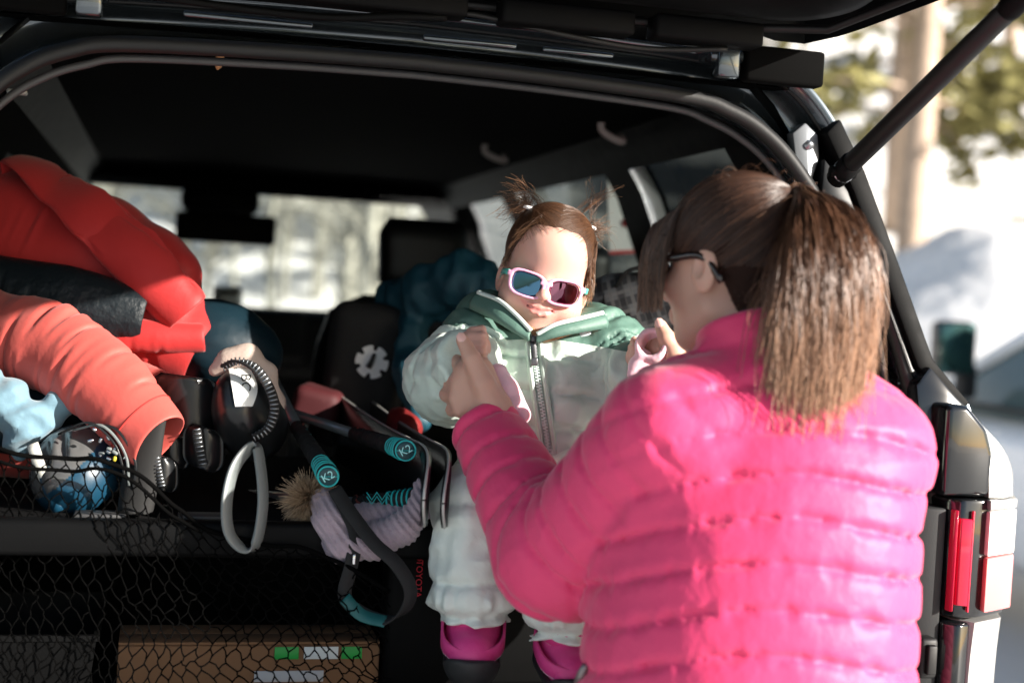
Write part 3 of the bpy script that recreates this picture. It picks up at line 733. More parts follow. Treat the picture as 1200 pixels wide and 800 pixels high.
# inner trim with a stepped, rounded frame round the glass
def rrect(x, v0, v1, r, n, N=10):
    c = []
    for cx, cv, a0 in ((x-r, v1-r, 0), (-x+r, v1-r, 90), (-x+r, v0+r, 180), (x-r, v0+r, 270)):
        for a in np.linspace(a0, a0+90, N): c.append(gp(cx+r*math.cos(math.radians(a)), cv+r*math.sin(math.radians(a)), n))
    return c
tr = sp('gate_trim', loft([rrect(.60, .10, 1.08, .10, -.006), rrect(.59, .115, 1.065, .10, -.022), rrect(.565, .15, 1.04, .10, -.030), rrect(.52, .20, .64, .09, -.030), rrect(.50, .22, .62, .08, -.012), rrect(.495, .225, .615, .08, -.004)], True, False, False), M['trim'], gate)
sp('gate_glass', rbox(gp(0, .42, -.006), (1.02, .42, .006), .002, 1, np.array([[1, 0, 0], [0, gd[1]*-1, gn[1]], [0, gd[2]*-1, gn[2]]])), M['privacy'], gate)
sp('gate_seal', tube(np.array([gp(s_[0]*wv(s_[1])*.93, s_[1], -.014) for s_ in [(-1, .5), (-1, .25), (-1, .08), (-.7, .03), (0, .02), (.7, .03), (1, .08), (1, .25), (1, .5), (1, .9)]]), .007, 8), M['rubber'], gate)
sp('gate_latch', rbox(gp(0, 1.02, -.03), (.12, .06, .03), .008), M['trim_gloss'], gate)
for x0, x1, v in ((-.55, -.33, .045), (-.30, .05, .05), (.10, .30, .045), (.33, .50, .05)):
    a = sp('gate_cover', rbox(gp((x0+x1)/2, v, -.028), (x1-x0, .05, .036), .006, 2), M['trim'], gate)
for s in (-1, 1):
    h = sp('hinge', join(rbox((s*.465, .085, 1.812), (.05, .06, .035), .006), rbox((s*.465, .055, 1.795), (.035, .03, .06), .005), tube(np.array([[s*.44, .06, 1.80], [s*.49, .06, 1.80]]), .011, 12)), M['paint'])
    sp('hinge_cover', rbox((s*.56, .062, 1.792), (.13, .03, .055), .006, 2), M['soot'])
wire = spline([gp(-.12, .05, -.02), gp(-.05, .02, -.045), gp(.05, .03, -.03), gp(.2, .04, -.05), gp(.33, .03, -.055), gp(.45, .05, -.05)], 40)
sp('wiring', tube(wire, .0045, 6), M['rubber'], gate)
sp('wiring', tube(spline([gp(-.5, .05, -.05), gp(-.3, .03, -.055), gp(-.15, .04, -.06), gp(-.05, .06, -.055), gp(.02, .06, -.05)], 40), .006, 6), M['trim'], gate)
# roof-edge highlights: thin strips shaped as the glints under the hinge line
for x0, x1 in ((-.34, -.16), (.0, .14), (.18, .29)):
    sp('roof_highlight', rbox(((x0+x1)/2, .075, 1.785), (x1-x0, .014, .008), .003), M['paint'])
# gas struts
for s in (-1, 1):
    a = np.array([s*.645, .02, 1.628]); b = gp(s*.70, .80, .03)
    d = b-a; L_ = np.linalg.norm(d); q = lambda t: a+d*t
    st = sp('gas_strut', tube(np.array([q(.04), q(.05), q(.55), q(.56)]), [.012, .015, .015, .012], 18), M['rubber'])
    sp('strut_sleeve', tube(np.array([q(.56), q(1.0)]), [.0145, .0145], 16), M['rubber'], st)
    sp('strut_collar', tube(np.array([q(.52), q(.53), q(.575), q(.58)]), [.0155, .0172, .0172, .0155], 18), M['trim'], st)
    sp('strut_end', join(tube(np.array([q(-.01), q(.05)]), [.016, .018], 14), tube(np.array([q(0.015)-np.array([.02, 0, 0]), q(.015)+np.array([.02, 0, 0])]), .009, 12)), M['trim'], st)
    sp('strut_clip', tube(np.array([q(.02)+.017*np.array([math.cos(t), 0, math.sin(t)]) for t in np.linspace(0, 6.28, 16)[:-1]]), .0016, 6, closed=True), M['metal'], st)
# ------------------------------------------------------------------ cabin
# windscreen and dash
ws = [[(x, 3.42-.52*t+.02*(x/.7)**2*-4, 1.31+.42*t) for x in np.linspace(-.72+.10*t, .72-.10*t, 13)] for t in np.linspace(0, 1, 7)]
sp('windscreen', sheet(ws), M['glass'])
sp('windscreen_header', rbox((0, 2.95, 1.745), (1.40, .14, .07), .02), M['liner'])
for s in (-1, 1): sp('front_pillar', tube(np.array([[s*.80, 3.45, 1.27], [s*.74, 3.15, 1.53], [s*.655, 2.88, 1.76]]), [.055, .05, .05], 10), M['trim'])
sp('dashboard', join(rbox((0, 3.22, 1.20), (1.62, .42, .24), .06, 3), rbox((.0, 3.02, 1.23), (.30, .1, .18), .03, 3)), M['trim'])
vent = sp('dash_vent', join(rbox((-.13, 2.93, 1.33), (.10, .04, .13), .015, 3), rbox((-.13, 2.925, 1.22), (.07, .04, .14), .015)), mat('satin_silver', (.62, .64, .64), .35, .3))
for k in range(3): sp('vent_slot', rbox((-.13, 2.907, 1.365-.028*k), (.07, .008, .016), .003), M['rubber'], vent)
sp('interior_mirror', join(rbox((-.15, 2.86, 1.585), (.33, .03, .10), .03, 3), rbox((-.15, 2.92, 1.68), (.06, .05, .15), .01), rbox((-.17, 2.93, 1.68), (.26, .10, .09), .03)), M['trim'])
sp('steering_wheel', tube(np.array([[-.40+.19*math.cos(t), 2.82+.06*math.sin(t), 1.18+.18*math.sin(t)] for t in np.linspace(0, 6.28, 33)[:-1]]), .016, 8, closed=True), M['leather'])
def seat(x, y, w, zb, zt, hw, hz0, hz1, label=None):
    def sec(cx, cy, z, a, b, n=28, e=.55):
        t = np.linspace(0, 2*math.pi, n, endpoint=False)
        return np.stack([cx+a*np.sign(np.cos(t))*np.abs(np.cos(t))**e, cy+b*np.sign(np.sin(t))*np.abs(np.sin(t))**e, 0*t+z], 1)
    zs = np.linspace(zb, zt, 12)
    st = sp('seat', loft([sec(x, y+.10*(zt-z)/(zt-zb), z, w*float(np.interp((z-zb)/(zt-zb), [0, .7, .93, 1], [1, .97, .85, .55])), float(np.interp((z-zb)/(zt-zb), [0, .9, 1], [.085, .07, .03]))) for z in zs]), M['leather'])
    zs = np.linspace(hz0, hz1, 10)
    hr = sp('headrest', loft([sec(x, y-.01, z, hw*float(np.interp((z-hz0)/(hz1-hz0), [0, .12, .8, 1], [.75, .96, 1, .80])), float(np.interp((z-hz0)/(hz1-hz0), [0, .15, .85, 1], [.035, .055, .05, .02]))) for z in zs]), M['leather'], st)
    for k in (-.05, .05): sp('headrest_post', tube(np.array([[x+k, y-.005, zt-.03], [x+k, y-.005, hz0+.02]]), .006, 8), M['chrome'], st)
    sp('seat_base', rbox((x, y+.28, zb+.02), (2*w, .5, .14), .05, 3), M['leather'], st)
hr0, hr1 = cp(440, 345, 1.40), cp(547, 266, 1.40)
seat((hr0[0]+hr1[0])/2, 1.40, .25, .95, 1.40, (hr1[0]-hr0[0])/2, 1.415, hr1[2]+.01)
seat(.63, 1.42, .20, .95, 1.40, .10, 1.415, 1.55)
for x in (-.46, .40): seat(x, 2.25, .23, .90, 1.24, .12, 1.25, 1.37)
# grab handles and coat hooks on the lining, child-seat tether
for (x0, y0), (x1, y1), yy in (((705, 152), (730, 166), .75), ((568, 178), (592, 188), 1.35)):
    a, b = cp(x0, y0, yy), cp(x1, y1, yy)
    sp('grab_handle', tube(spline([a+[0, 0, .02], a, (a+b)/2+[0, 0, -.004], b, b+[0, .02, .012]], 14), .008, 8), mat('grey_handle', (.42, .38, .35), .4))
a = cp(258, 66, .30); sp('roof_hook', lathe([(.001, -.022), (.006, -.016), (.007, 0), (.004, .018), (.001, .022)], a, (.15, 0, 1), 10), mat('tan_hook', (.55, .27, .12), .4))
a = cp(20, 108, .32); sp('roof_glint', rbox(a, (.03, .02, .008), .003), mat('glint_plastic', (.3, .32, .3), .4))  # small pale box standing for a bright reflection

stk = [cp(712, 205, 1.20), cp(745, 228, 1.20), cp(757, 292, 1.20), cp(714, 294, 1.20)]
sk = sp('window_view_panel', prism(stk, (0, 0, 0), (0, .004, 0)), mat('white_panel', (.75, .76, .75), .6), smooth=False)  # flat panel for the white and red shape outside the window
sp('panel_stripe', prism([stk[3]+[0, -.002, 0], stk[2]+[0, -.002, 0], stk[2]+[0, -.002, -.008], stk[3]+[0, -.002, -.008]], (0, 0, 0), (0, .002, 0)), mat('panel_red', (.5, .04, .04), .6), sk, smooth=False)
sp('panel_dot', lathe([(0, .002), (.010, .002), (.011, 0)], (stk[0]+stk[1]+stk[2]+stk[3])/4+[.004, -.002, -.012], (0, -1, 0), 16), mat('panel_red_dot', (.5, .04, .04), .6), sk)
# ------------------------------------------------------------------ the woman in the pink jacket
M['skin'] = mat('skin', (.58, .34, .26), .45, var=.06, vscale=30, sub=.25, bump=(420, .12, .0006))
M['skin_child'] = mat('child_skin', (.62, .36, .29), .42, var=.04, vscale=40, sub=.3, bump=(500, .08, .0005))
M['pink'] = mat('pink_nylon', (.74, .038, .15), .55, sheen=.3, bump=(75, .35, .003, 4), bump2=(20, .3, .006, 3), spec=.5)
M['pink_zip'] = mat('grey_zip', (.25, .22, .22), .4, .5)
M['jeans'] = mat('dark_trousers', (.025, .027, .035), .8, bump=(300, .4, .001))
M['boot'] = mat('brown_boot', (.08, .05, .035), .6, bump=(90, .3, .002))
mo = thing('person', 'woman in a bright pink puffer jacket with a brown ponytail, back turned', 'person', tuple(np.array([.31, 1.72, 0.0])))
TY = math.radians(-14)                                    # she faces away and to the left
TR = np.array([math.cos(TY), math.sin(TY), 0]); TF = np.array([-math.sin(TY), math.cos(TY), 0])
SL, SR = P(786, 508, 1.70), P(1006, 535, 1.745)
NK = P(905, 440, 1.74); TC = (SL+SR)/2
EL, WL = P(652, 652, 1.84), P(572, 508, 1.985)
ER, WR = P(950, 640, 1.87), P(806, 456, 1.985)
HIP = P(862, 905, 1.70)
def spine(z):
    t = np.clip((z-HIP[2])/(NK[2]-HIP[2]), 0, 1.15)[:, None]; return HIP[None, :2]*(1-t)+NK[None, :2]*t
zt = np.array([.72, .80, .90, 1.0, 1.10, 1.18, 1.25, 1.29, 1.325, 1.355, 1.39])
rxt = np.array([.178, .192, .195, .190, .184, .180, .176, .162, .128, .085, .045]); ryt = np.array([.140, .150, .152, .148, .142, .136, .124, .112, .094, .072, .045])
def torso_d(p):
    c = spine(p[:, 2]); q = p[:, :2]-c; x = q@TR[:2]; y = q@TF[:2]
    rx = np.interp(p[:, 2], zt, rxt); ry = np.interp(p[:, 2], zt, ryt)
    d = (np.sqrt((x/rx)**2+(y/ry)**2)-1)*np.minimum(rx, ry)
    d = np.where(p[:, 2] < .74, np.maximum(d, .74-p[:, 2]), d); d = np.maximum(d, p[:, 2]-1.39)
    return d*.85, x, y
def puff(s, pitch, a):
    f = s/pitch-np.floor(s/pitch); return a*(1-np.abs(2*f-1)**4.0), np.minimum(f, 1-f)*pitch
def mjacket(p):
    dt, x, y = torso_d(p)
    sv = p[:, 2]+.75*np.abs(x-.05)**1.7+.010*pn(p*6)
    pt, et = puff(sv+.012, .050, .0058)
    def arm(S, E, W, ra, rb, rc):
        d1, d2 = cap(p, S, E, ra, rb), cap(p, E, W, rb*.99, rc)
        t1 = capt(p, S, E)*np.linalg.norm(E-S); t2 = np.linalg.norm(E-S)+np.maximum(capt(p, E, W), 0)*np.linalg.norm(W-E)
        w = np.clip(.5+(d1-d2)/.05, 0, 1); s = t1*(1-w)+t2*w
        d = smin(d1, d2, .025)
        ax = unit(W-E); over = (p-W)@ax.astype(np.float32)                 # cuff end
        return smax(d, over-.012, .012), s
    dl, sl = arm(SL, EL, WL, .070, .072, .045); dr, sr = arm(SR, ER, WR, .066, .064, .045)
    pl, el_ = puff(sl+.022+.012*pn(p*8+3), .050, .0058); pr_, er_ = puff(sr+.01+.01*pn(p*8+5), .050, .0058)
    trap = smin(cap(p, NK-UP*.015, SL+UP*.01, .062, .066), cap(p, NK-UP*.015, SR+UP*.012, .062, .066), .02)
    dt = smin(dt, trap, .045)
    da = np.minimum(dl, dr); d = smin(dt, da, .045)
    al = np.clip(.5+(da-dt)/.05, 0, 1); al = al*al*(3-2*al)             # 1 = torso
    arm_p = np.where(dl < dr, pl, pr_); arm_e = np.where(dl < dr, el_, er_)
    pu = pt*al+arm_p*(1-al); e = et*al+arm_e*(1-al)
    seam = .004*np.exp(-((da-dt)/.010)**2)*np.exp(-(d/.02)**2)          # armhole
    fold = np.clip(1-np.linalg.norm(p-(EL*.85+WL*.15+np.array([0.03, .0, .07])), axis=1)/.13, 0, 1)
    arp = np.clip(1-np.linalg.norm(p-(SL*.55+EL*.45+np.array([.07, 0, -.03])), axis=1)/.15, 0, 1)
    d = d-pu+seam+.0055*pn(p*np.array([42, 42, 24]))*(.10+np.exp(-(e/.008)**2))+.0022*pn(p*np.array([95, 95, 40]))*np.exp(-(e/.012)**2)
    d = d+.011*fold*np.abs(pn(p*np.array([14, 14, 26])+2))+.012*arp*np.abs(pn(p*np.array([22, 22, 12])+5))
    d = d-.0018*ridge(p*np.array([10, 10, 16])+.5)
    # stand-up collar
    cz = (p-NK.astype(np.float32)); axc = unit(np.array([-.18, .30, 1.0])).astype(np.float32); h = cz@axc; rr = np.linalg.norm(cz-h[:, None]*axc, axis=1)
    rc = .073+.02*np.clip((.03-h)/.06, 0, 1)
    dc = smax(np.abs(rr-rc)-.0125-.004*pn(p*22), np.abs(h-.028)-.040, .012)
    d = smin(d, dc, .012)
    return d
lo = np.minimum(np.minimum(EL, WL), np.minimum(HIP, SR))-.22; lo[2] = .70
hi = np.maximum(np.maximum(SR, ER), np.maximum(WL, NK))+.16; hi[2] = NK[2]+.14
V, F = sdf_mesh(mjacket, lo, hi, .0042)
V = wrinkle(V, F, ex=1.05, bend=.14, it=45, tether=.02, amp=.0012)
part('jacket', (V, F), M['pink'], mo)
# zip pull and logo speck on the jacket front hem
zp = cast(mjacket, 686, 778, 1.3, 2.0)
zq = cast(mjacket, 676, 797, 1.3, 2.0)
part('pocket_zip', tube(np.array([zp+[0, -.004, 0], (zp+zq)/2+[0, -.006, 0], zq+[0, -.004, 0]]), [.004, .0055, .004], 8), M['pink_zip'], mo)
# ---- body: head, neck, arms and hands as one surface
HC = P(857, 316, 1.80)
HY = math.radians(46); hp = math.radians(-8)
HF = np.array([-math.sin(HY)*math.cos(hp), math.cos(HY)*math.cos(hp), math.sin(hp)]); HR = np.array([math.cos(HY), math.sin(HY), 0]); HU = np.cross(HR, HF)
HM = np.stack([HR, HF, HU], 1)           # columns: right, forward, up
HMS = .93; HMI = (HM/HMS).astype(np.float32); HM = HM*HMS
def hl_(x, y, z): return HC+HM@np.array([x, y, z])
def mhead(p):
    q = ((p-HC.astype(np.float32))@HMI)
    d = ell(q, (0, -.012, .035), (.074, .094, .082))
    d = smin(d, ell(q, (0, .025, -.035), (.060, .066, .078)), .03)
    d = smin(d, cap(q, (0, .052, -.085), (0, .07, -.088), .022, .018), .025)          # chin
    d = smin(d, cap(q, (-.05, -.002, -.055), (-.025, .055, -.085), .018, .018), .025)  # jaw
    d = smin(d, cap(q, (.05, -.002, -.055), (.025, .055, -.085), .018, .018), .025)
    d = smin(d, cap(q, (0, .088, .012), (0, .108, -.022), .008, .012), .012)            # nose
    for s in (-1, 1):
        d = smin(d, ell(q, (s*.035, .066, -.018), (.022, .02, .018)), .02)
        d = smax(d, -ell(q, (s*.032, .092, .012), (.016, .012, .012)), .012)
        e = ell(q, (s*.078, -.012, -.006), (.009, .020, .032), rotm('X', .2)); e = smax(e, -ell(q, (s*.086, -.006, .0), (.007, .010, .016)), .004)
        d = smin(d, e, .006)
    d = smin(d, cap(q, (-.02, .088, -.052), (.02, .088, -.052), .006, .006), .008)
    d = smin(d, cap(q, (-.018, .087, -.062), (.018, .087, -.062), .006, .006), .008)
    return d
def finger(p, pts, r): return chain(p, pts, r, .003)
# left hand: back toward the camera, thumb pointing up, fingers closed round the child's wrist
LH = dict(palm=(P(578, 486, 1.99), P(556, 440, 2.00)),
          thumb=[P(580, 478, 1.975), P(566, 448, 1.968), P(553, 420, 1.968), P(542, 398, 1.975)], tr=[.018, .0155, .0125, .0095],
          fing=[([P(546, 436, 1.995), P(535, 424, 2.02), P(545, 420, 2.052), P(566, 428, 2.055)], [.012, .011, .0095, .008]),
                ([P(538, 450, 1.995), P(527, 444, 2.022), P(538, 438, 2.056), P(562, 446, 2.06)], [.012, .0115, .010, .0085]),
                ([P(536, 466, 1.995), P(524, 462, 2.022), P(536, 456, 2.055), P(560, 463, 2.058)], [.012, .011, .0095, .008]),
                ([P(540, 480, 1.995), P(530, 480, 2.02), P(540, 474, 2.046), P(558, 478, 2.048)], [.011, .0095, .0085, .007])])
RH = dict(palm=(P(795, 440, 2.02), P(782, 412, 2.03)),
          thumb=[P(797, 430, 2.0), P(790, 412, 1.995), P(781, 396, 1.995), P(774, 381, 2.0)], tr=[.017, .0145, .012, .009],
          fing=[([P(778, 410, 2.03), P(762, 404, 2.045), P(750, 410, 2.06), P(746, 420, 2.06)], [.012, .011, .0095, .008]),
                ([P(776, 420, 2.03), P(758, 416, 2.05), P(744, 422, 2.065), P(742, 432, 2.06)], [.012, .0115, .010, .0085]),
                ([P(778, 432, 2.03), P(760, 430, 2.05), P(748, 434, 2.062), P(746, 442, 2.06)], [.012, .011, .0095, .008]),
                ([P(782, 442, 2.03), P(768, 442, 2.045), P(757, 446, 2.055), P(754, 452, 2.055)], [.011, .0095, .0085, .007])])
def hand_d(p, H, W, wd):
    a, b = H['palm']; d = cap(p, a, b, .027, .030)
    d = smin(d, cap(p, W, a, .026, .026), .02)
    d = smin(d, chain(p, H['thumb'], H['tr'], .004), .010)
    for pts, r in H['fing']:
        d = smin(d, cap(p, a*.6+b*.4, pts[0], .016, r[0]), .012)
        d = smin(d, chain(p, pts, r, .003), .0045)
    # nail
    return d
def hand_box(H, W):
    A = np.array(list(H['palm'])+H['thumb']+[q for f in H['fing'] for q in f[0]]+[W]); return A.min(0)-.03, A.max(0)+.03
lbx, rbx = hand_box(LH, WL), hand_box(RH, WR)
def mbody(p):
    d = near(p, HC-.16, HC+.16, mhead)
    d = smin(d, cap(p, NK-UP*.05, HC+HM@np.array([0, -.03, -.07]), .058, .052), .02)
    dt, _, _ = torso_d(p); d = smin(d, dt+.035, .03)
    for S, E, W in ((SL, EL, WL), (SR, ER, WR)):
        d = smin(d, smin(cap(p, S, E, .050, .042), cap(p, E, W, .040, .027), .02), .02)
    d = smin(d, near(p, *lbx, lambda q: hand_d(q, LH, WL, 1)), .004)
    d = smin(d, near(p, *rbx, lambda q: hand_d(q, RH, WR, 1)), .004)
    return d
V, F = sdf_mesh(mbody, np.minimum(lo, rbx[0]), np.maximum(hi, HC+.18), .0032)
V = relax(V, F, 1, .4)
part('body', (V, F), M['skin'], mo)
def nail(H, m, par, w=.0062):
    t1, t0 = H['thumb'][-1], H['thumb'][-2]; ax = unit(t1-t0); n = unit(CAM-t1); n = unit(n-ax*(n@ax)); s = np.cross(ax, n)
    c = t1+ax*.002; rows = []
    for u in np.linspace(-1, 1, 7):
        k = math.sqrt(max(0, 1-abs(u)**3)); rows.append([c+ax*(u*.0075)+s*(v*w*k)+n*(H['tr'][-1]*math.sqrt(max(.05, 1-(v*w*k/H['tr'][-1])**2))+.0006-.0018*max(0, u)) for v in np.linspace(-1, 1, 7)])
    V, F = sheet(rows); V2 = V-n*.0012
    part('fingernail', (V, F), m, par)
M['nail'] = mat('nail', (.80, .48, .42), .2, coat=.5)
nail(LH, M['nail'], mo); nail(RH, M['nail'], mo)
# trousers and boots below the frame
HIPL, HIPR = HIP-TR*.085, HIP+TR*.085
KN = [np.array([*(h[:2]+TF[:2]*.02), .50]) for h in (HIPL, HIPR)]; AN = [np.array([*(h[:2]-TF[:2]*.0), .12]) for h in (HIPL, HIPR)]
def trousers(p):
    d = ell(p, (HIP[0], HIP[1], .86), (.17, .13, .13), rotm('Z', TY))
    for i, h in enumerate((HIPL, HIPR)):
        d = smin(d, smin(cap(p, np.array([h[0], h[1], .84]), KN[i], .088, .066), cap(p, KN[i], AN[i], .064, .05), .02), .02)
    return d-.004*pn(p*18)
V, F = sdf_mesh(trousers, HIP-np.array([.3, .3, HIP[2]-.02]), HIP+np.array([.3, .3, .12]), .010); part('trousers', (V, F), M['jeans'], mo)
for a in AN:
    def boot(p):
        return smin(cap(p, a+[0, 0, .06], a-[0, 0, .05], .062, .060), cap(p, a+TF*.02-[0, 0, .065], a+TF*.13-[0, 0, .075], .055, .045), .03)
    bt = lambda p: smax(boot(p), .002-p[:, 2], .005)
    V, F = sdf_mesh(bt, a-np.array([.2, .2, .13]), a+np.array([.2, .25, .15]), .009); part('boot', (V, F), M['boot'], mo)
# ---- hair
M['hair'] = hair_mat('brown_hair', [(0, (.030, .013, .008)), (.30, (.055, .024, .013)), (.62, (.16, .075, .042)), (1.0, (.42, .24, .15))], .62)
M['hair_cap'] = mat('dark_hair_base', (.022, .010, .007), .8, spec=.15, bump=(60, .6, .004))
TIE = hl_(.028, -.098, .094)
def capd(p):
    q = ((p-HC.astype(np.float32))@HMI)
    d = ell(q, (0, -.014, .038), (.083, .102, .090)); d = smin(d, ell(q, (0, -.045, -.04), (.066, .052, .075)), .02)
    front = q[:, 1]-.030-.45*np.clip(q[:, 2]-.02, 0, 1); lowc = -(q[:, 2]+.085+.3*(q[:, 1]+.05))
    d = smax(d, np.maximum(q[:, 1]-.066, -1), .01); d = smax(d, lowc, .012)
    ear = -(q[:, 2]-np.interp(q[:, 1], [-.062, -.015], [-.10, .012])); d = smax(d, ear, .012)
    return d
V, F = sdf_mesh(capd, HC-.16, HC+.16, .004); part('hair', (V, F), M['hair_cap'], mo)
r_ = np.random.default_rng(31)
def skull(dirs, off):
    """radial hit on the hair ellipsoid in head space"""
    a = np.array([.083, .102, .090]); t = 1/np.linalg.norm(dirs/a, axis=-1); return dirs*t[..., None]*(1+off[..., None])+np.array([0, -.014, .038])
td = unit(HMI.T@(TIE-HC)-np.array([0, -.014, .038]))
N = 5200; dirs = r_.normal(size=(N*4, 3)); dirs /= np.linalg.norm(dirs, axis=1)[:, None]
q = skull(dirs, np.zeros(len(dirs)))
ok = ((q[:, 1] < .05+.5*np.clip(q[:, 2]-.03, 0, 1)) & (q[:, 2] > np.where(q[:, 1] > -.025, .012, -.085)))
dirs = dirs[ok][:N]; N = len(dirs); Mp = 14
t = np.linspace(0, 1, Mp)
ca = np.clip(dirs@td, -1, 1); om = np.arccos(ca)[:, None]; w0 = np.sin((1-t)*om)/(np.sin(om)+1e-6); w1 = np.sin(t*om)/(np.sin(om)+1e-6)
D = w0[..., None]*dirs[:, None]+w1[..., None]*td; off = (.012+.035*r_.random(N))[:, None]*np.sin(math.pi*np.clip(t, .02, .98))[None]*.8+.01
D = D+.012*r_.normal(size=(N, 1, 3))*np.sin(math.pi*t)[None, :, None]
pth = skull(D, off); pth = HC+pth@HM.T
V1, F1, t1, s1 = strands(pth, .00075, .0006)
t1 = .02+.22*t1*0+.10*s1
# hair combed up from the nape
N = 1500; ux = r_.uniform(-1, 1, N); a0 = np.stack([.066*ux, -.050-.052*np.sqrt(np.clip(1-ux*ux, 0, 1))+.015*r_.random(N), r_.uniform(-.10, -.02, N)], 1)
tl_ = HMI.T@(TIE-HC); m0 = (a0+tl_)/2; m0[:, 1] -= .045*(1-.5*np.abs(ux)); m0[:, 0] *= 1.5; tt_ = np.linspace(0, 1, Mp)
pn_ = HC+((1-tt_)[None, :, None]**2*a0[:, None]+2*(tt_*(1-tt_))[None, :, None]*m0[:, None]+tt_[None, :, None]**2*tl_)@HM.T
Vn, Fn, tn, sn = strands(pn_, .0008, .0006); F1 = np.concatenate([F1, Fn+len(V1)]); V1 = np.concatenate([V1, Vn]); t1 = np.concatenate([t1, .02+.10*sn]); s1 = np.concatenate([s1, sn])
# ponytail
N = 3300; Mp = 22; t = np.linspace(0, 1, Mp)
ang = r_.uniform(0, 2*math.pi, N); rad = np.sqrt(r_.random(N))
A0 = np.array([TIE+CR*(.012*rad*np.cos(ang))[i]+CU*(.010*rad*np.sin(ang))[i]-_f*.004 for i in range(N)])
u = r_.beta(1.5, 1.25, N)*2-1; v = r_.uniform(-1, 1, N)
ex = np.array([[890, 922, 955, 986, 1004], [478, 512, 515, 505, 470]])
end_x = np.interp(u, [-1, -.4, .1, .6, 1], ex[0])+r_.normal(0, 5, N); end_y = np.interp(u, [-1, -.4, .1, .6, 1], ex[1])-np.abs(r_.normal(0, 62, N))*(r_.random(N) < .85)+20
mid_x = np.interp(u, [-1, -.4, .1, .6, 1], [902, 932, 970, 1008, 1028])+r_.normal(0, 5, N); mid_y = np.interp(u, [-1, 0, 1], [345, 320, 300])
top_x = np.interp(u, [-1, 0, 1], [926, 942, 974])+r_.normal(0, 3, N); top_y = np.interp(u, [-1, 0, 1], [252, 226, 230])
dep = 1.685-.05*v*np.sqrt(np.clip(1-u*u, .05, 1))
pts = np.zeros((N, 4, 3))
for i in range(N):
    pts[i] = [A0[i], P(top_x[i], top_y[i], 1.70-.022*v[i]), P(mid_x[i], mid_y[i], dep[i]-.02), P(end_x[i], end_y[i], dep[i]+.012*0-.025)]
B = lambda t: np.stack([(1-t)**3, 3*t*(1-t)**2, 3*t*t*(1-t), t**3], 1)
# smooth path through the four guide points
ctrl = np.zeros_like(pts); ctrl[:, 0] = pts[:, 0]; ctrl[:, 3] = pts[:, 3]; ctrl[:, 1] = pts[:, 1]+(pts[:, 1]-pts[:, 0])*.8; ctrl[:, 2] = pts[:, 2]+(pts[:, 2]-(pts[:, 1]+pts[:, 3])/2)*.55
pth = np.einsum('mk,nkc->nmc', B(t), ctrl)
clump = r_.integers(0, 90, N); cw = r_.normal(0, 1, (90, 3))*.010; cf = r_.uniform(3, 7, 90)
pth += (cw[clump][:, None]*np.sin(cf[clump][:, None]*t[None])[..., None])*t[None, :, None]
pth += r_.normal(0, .0035, (N, 1, 3))*t[None, :, None]
fz = r_.normal(0, .0022, (N, 3)); pth += fz[:, None]*np.sin(r_.uniform(4, 14, N)[:, None]*t[None]+r_.uniform(0, 6, N)[:, None])[..., None]*t[None, :, None]
fly = r_.random(N) < .06; pth[fly] += (CR*r_.normal(0, .020, (fly.sum(), 1))-_f*r_.uniform(0, .025, (fly.sum(), 1)))[:, None]*(t**1.3)[None, :, None]
V2, F2, t2, s2 = strands(pth, .00075, .00025)
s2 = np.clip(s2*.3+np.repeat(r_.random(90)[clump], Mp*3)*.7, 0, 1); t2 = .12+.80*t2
# fringe hanging past the temple
N = 900; t = np.linspace(0, 1, 10); a0 = np.array([hl_(-.050-.026*k, .025+.05*j, .085-.02*j) for k, j in r_.random((N, 2))]); e0 = np.array([hl_(-.079-.006*k, .055+.045*j, -.02-.035*k) for k, j in r_.random((N, 2))])
mid = (a0+e0)/2+HM@np.array([-.014, .006, .01]); pth = (1-t)[None, :, None]**2*a0[:, None]+2*(t*(1-t))[None, :, None]*mid[:, None]+t[None, :, None]**2*e0[:, None]
V3, F3, t3, s3 = strands(pth, .0007, .0003)
# loose hairs standing off the crown
N = 90; dd = r_.normal(size=(N, 3)); dd[:, 2] = np.abs(dd[:, 2]); dd /= np.linalg.norm(dd, axis=1)[:, None]; t = np.linspace(0, 1, 8)
st = skull(dd, np.zeros(N)); gr = unit(td)[None]-dd; en = st+dd*r_.uniform(.01, .035, (N, 1))+gr*r_.uniform(.02, .06, (N, 1)); pth = HC+((1-t)[None, :, None]*st[:, None]+t[None, :, None]*en[:, None]+(dd*.012)[:, None]*np.sin(math.pi*t)[None, :, None])@HM.T
V4, F4, t4, s4 = strands(pth, .0004, .0002)
def addhair(V, F, t, s, par, m, name='hair_strands'):
    o = part(name, (V, F), m, par); attr(o, 't', t); attr(o, 's', s); o['kind'] = 'stuff'; return o
addhair(V1, F1, t1, s1, mo, M['hair'], 'combed_hair')
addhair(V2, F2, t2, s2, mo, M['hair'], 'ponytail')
addhair(np.concatenate([V3, V4]), np.concatenate([F3, F4+len(V3)]), np.concatenate([t3*.4+.1, t4*.3+.3]), np.concatenate([s3, s4]), mo, M['hair'], 'loose_hair')
part('hair_tie', tube(np.array([TIE+.013*(math.cos(a)*CR+math.sin(a)*_f*.9)+CU*.003 for a in np.linspace(0, 6.28, 20)[:-1]]), .0045, 8, closed=True), mat('hair_elastic', (.05, .025, .02), .8), mo)
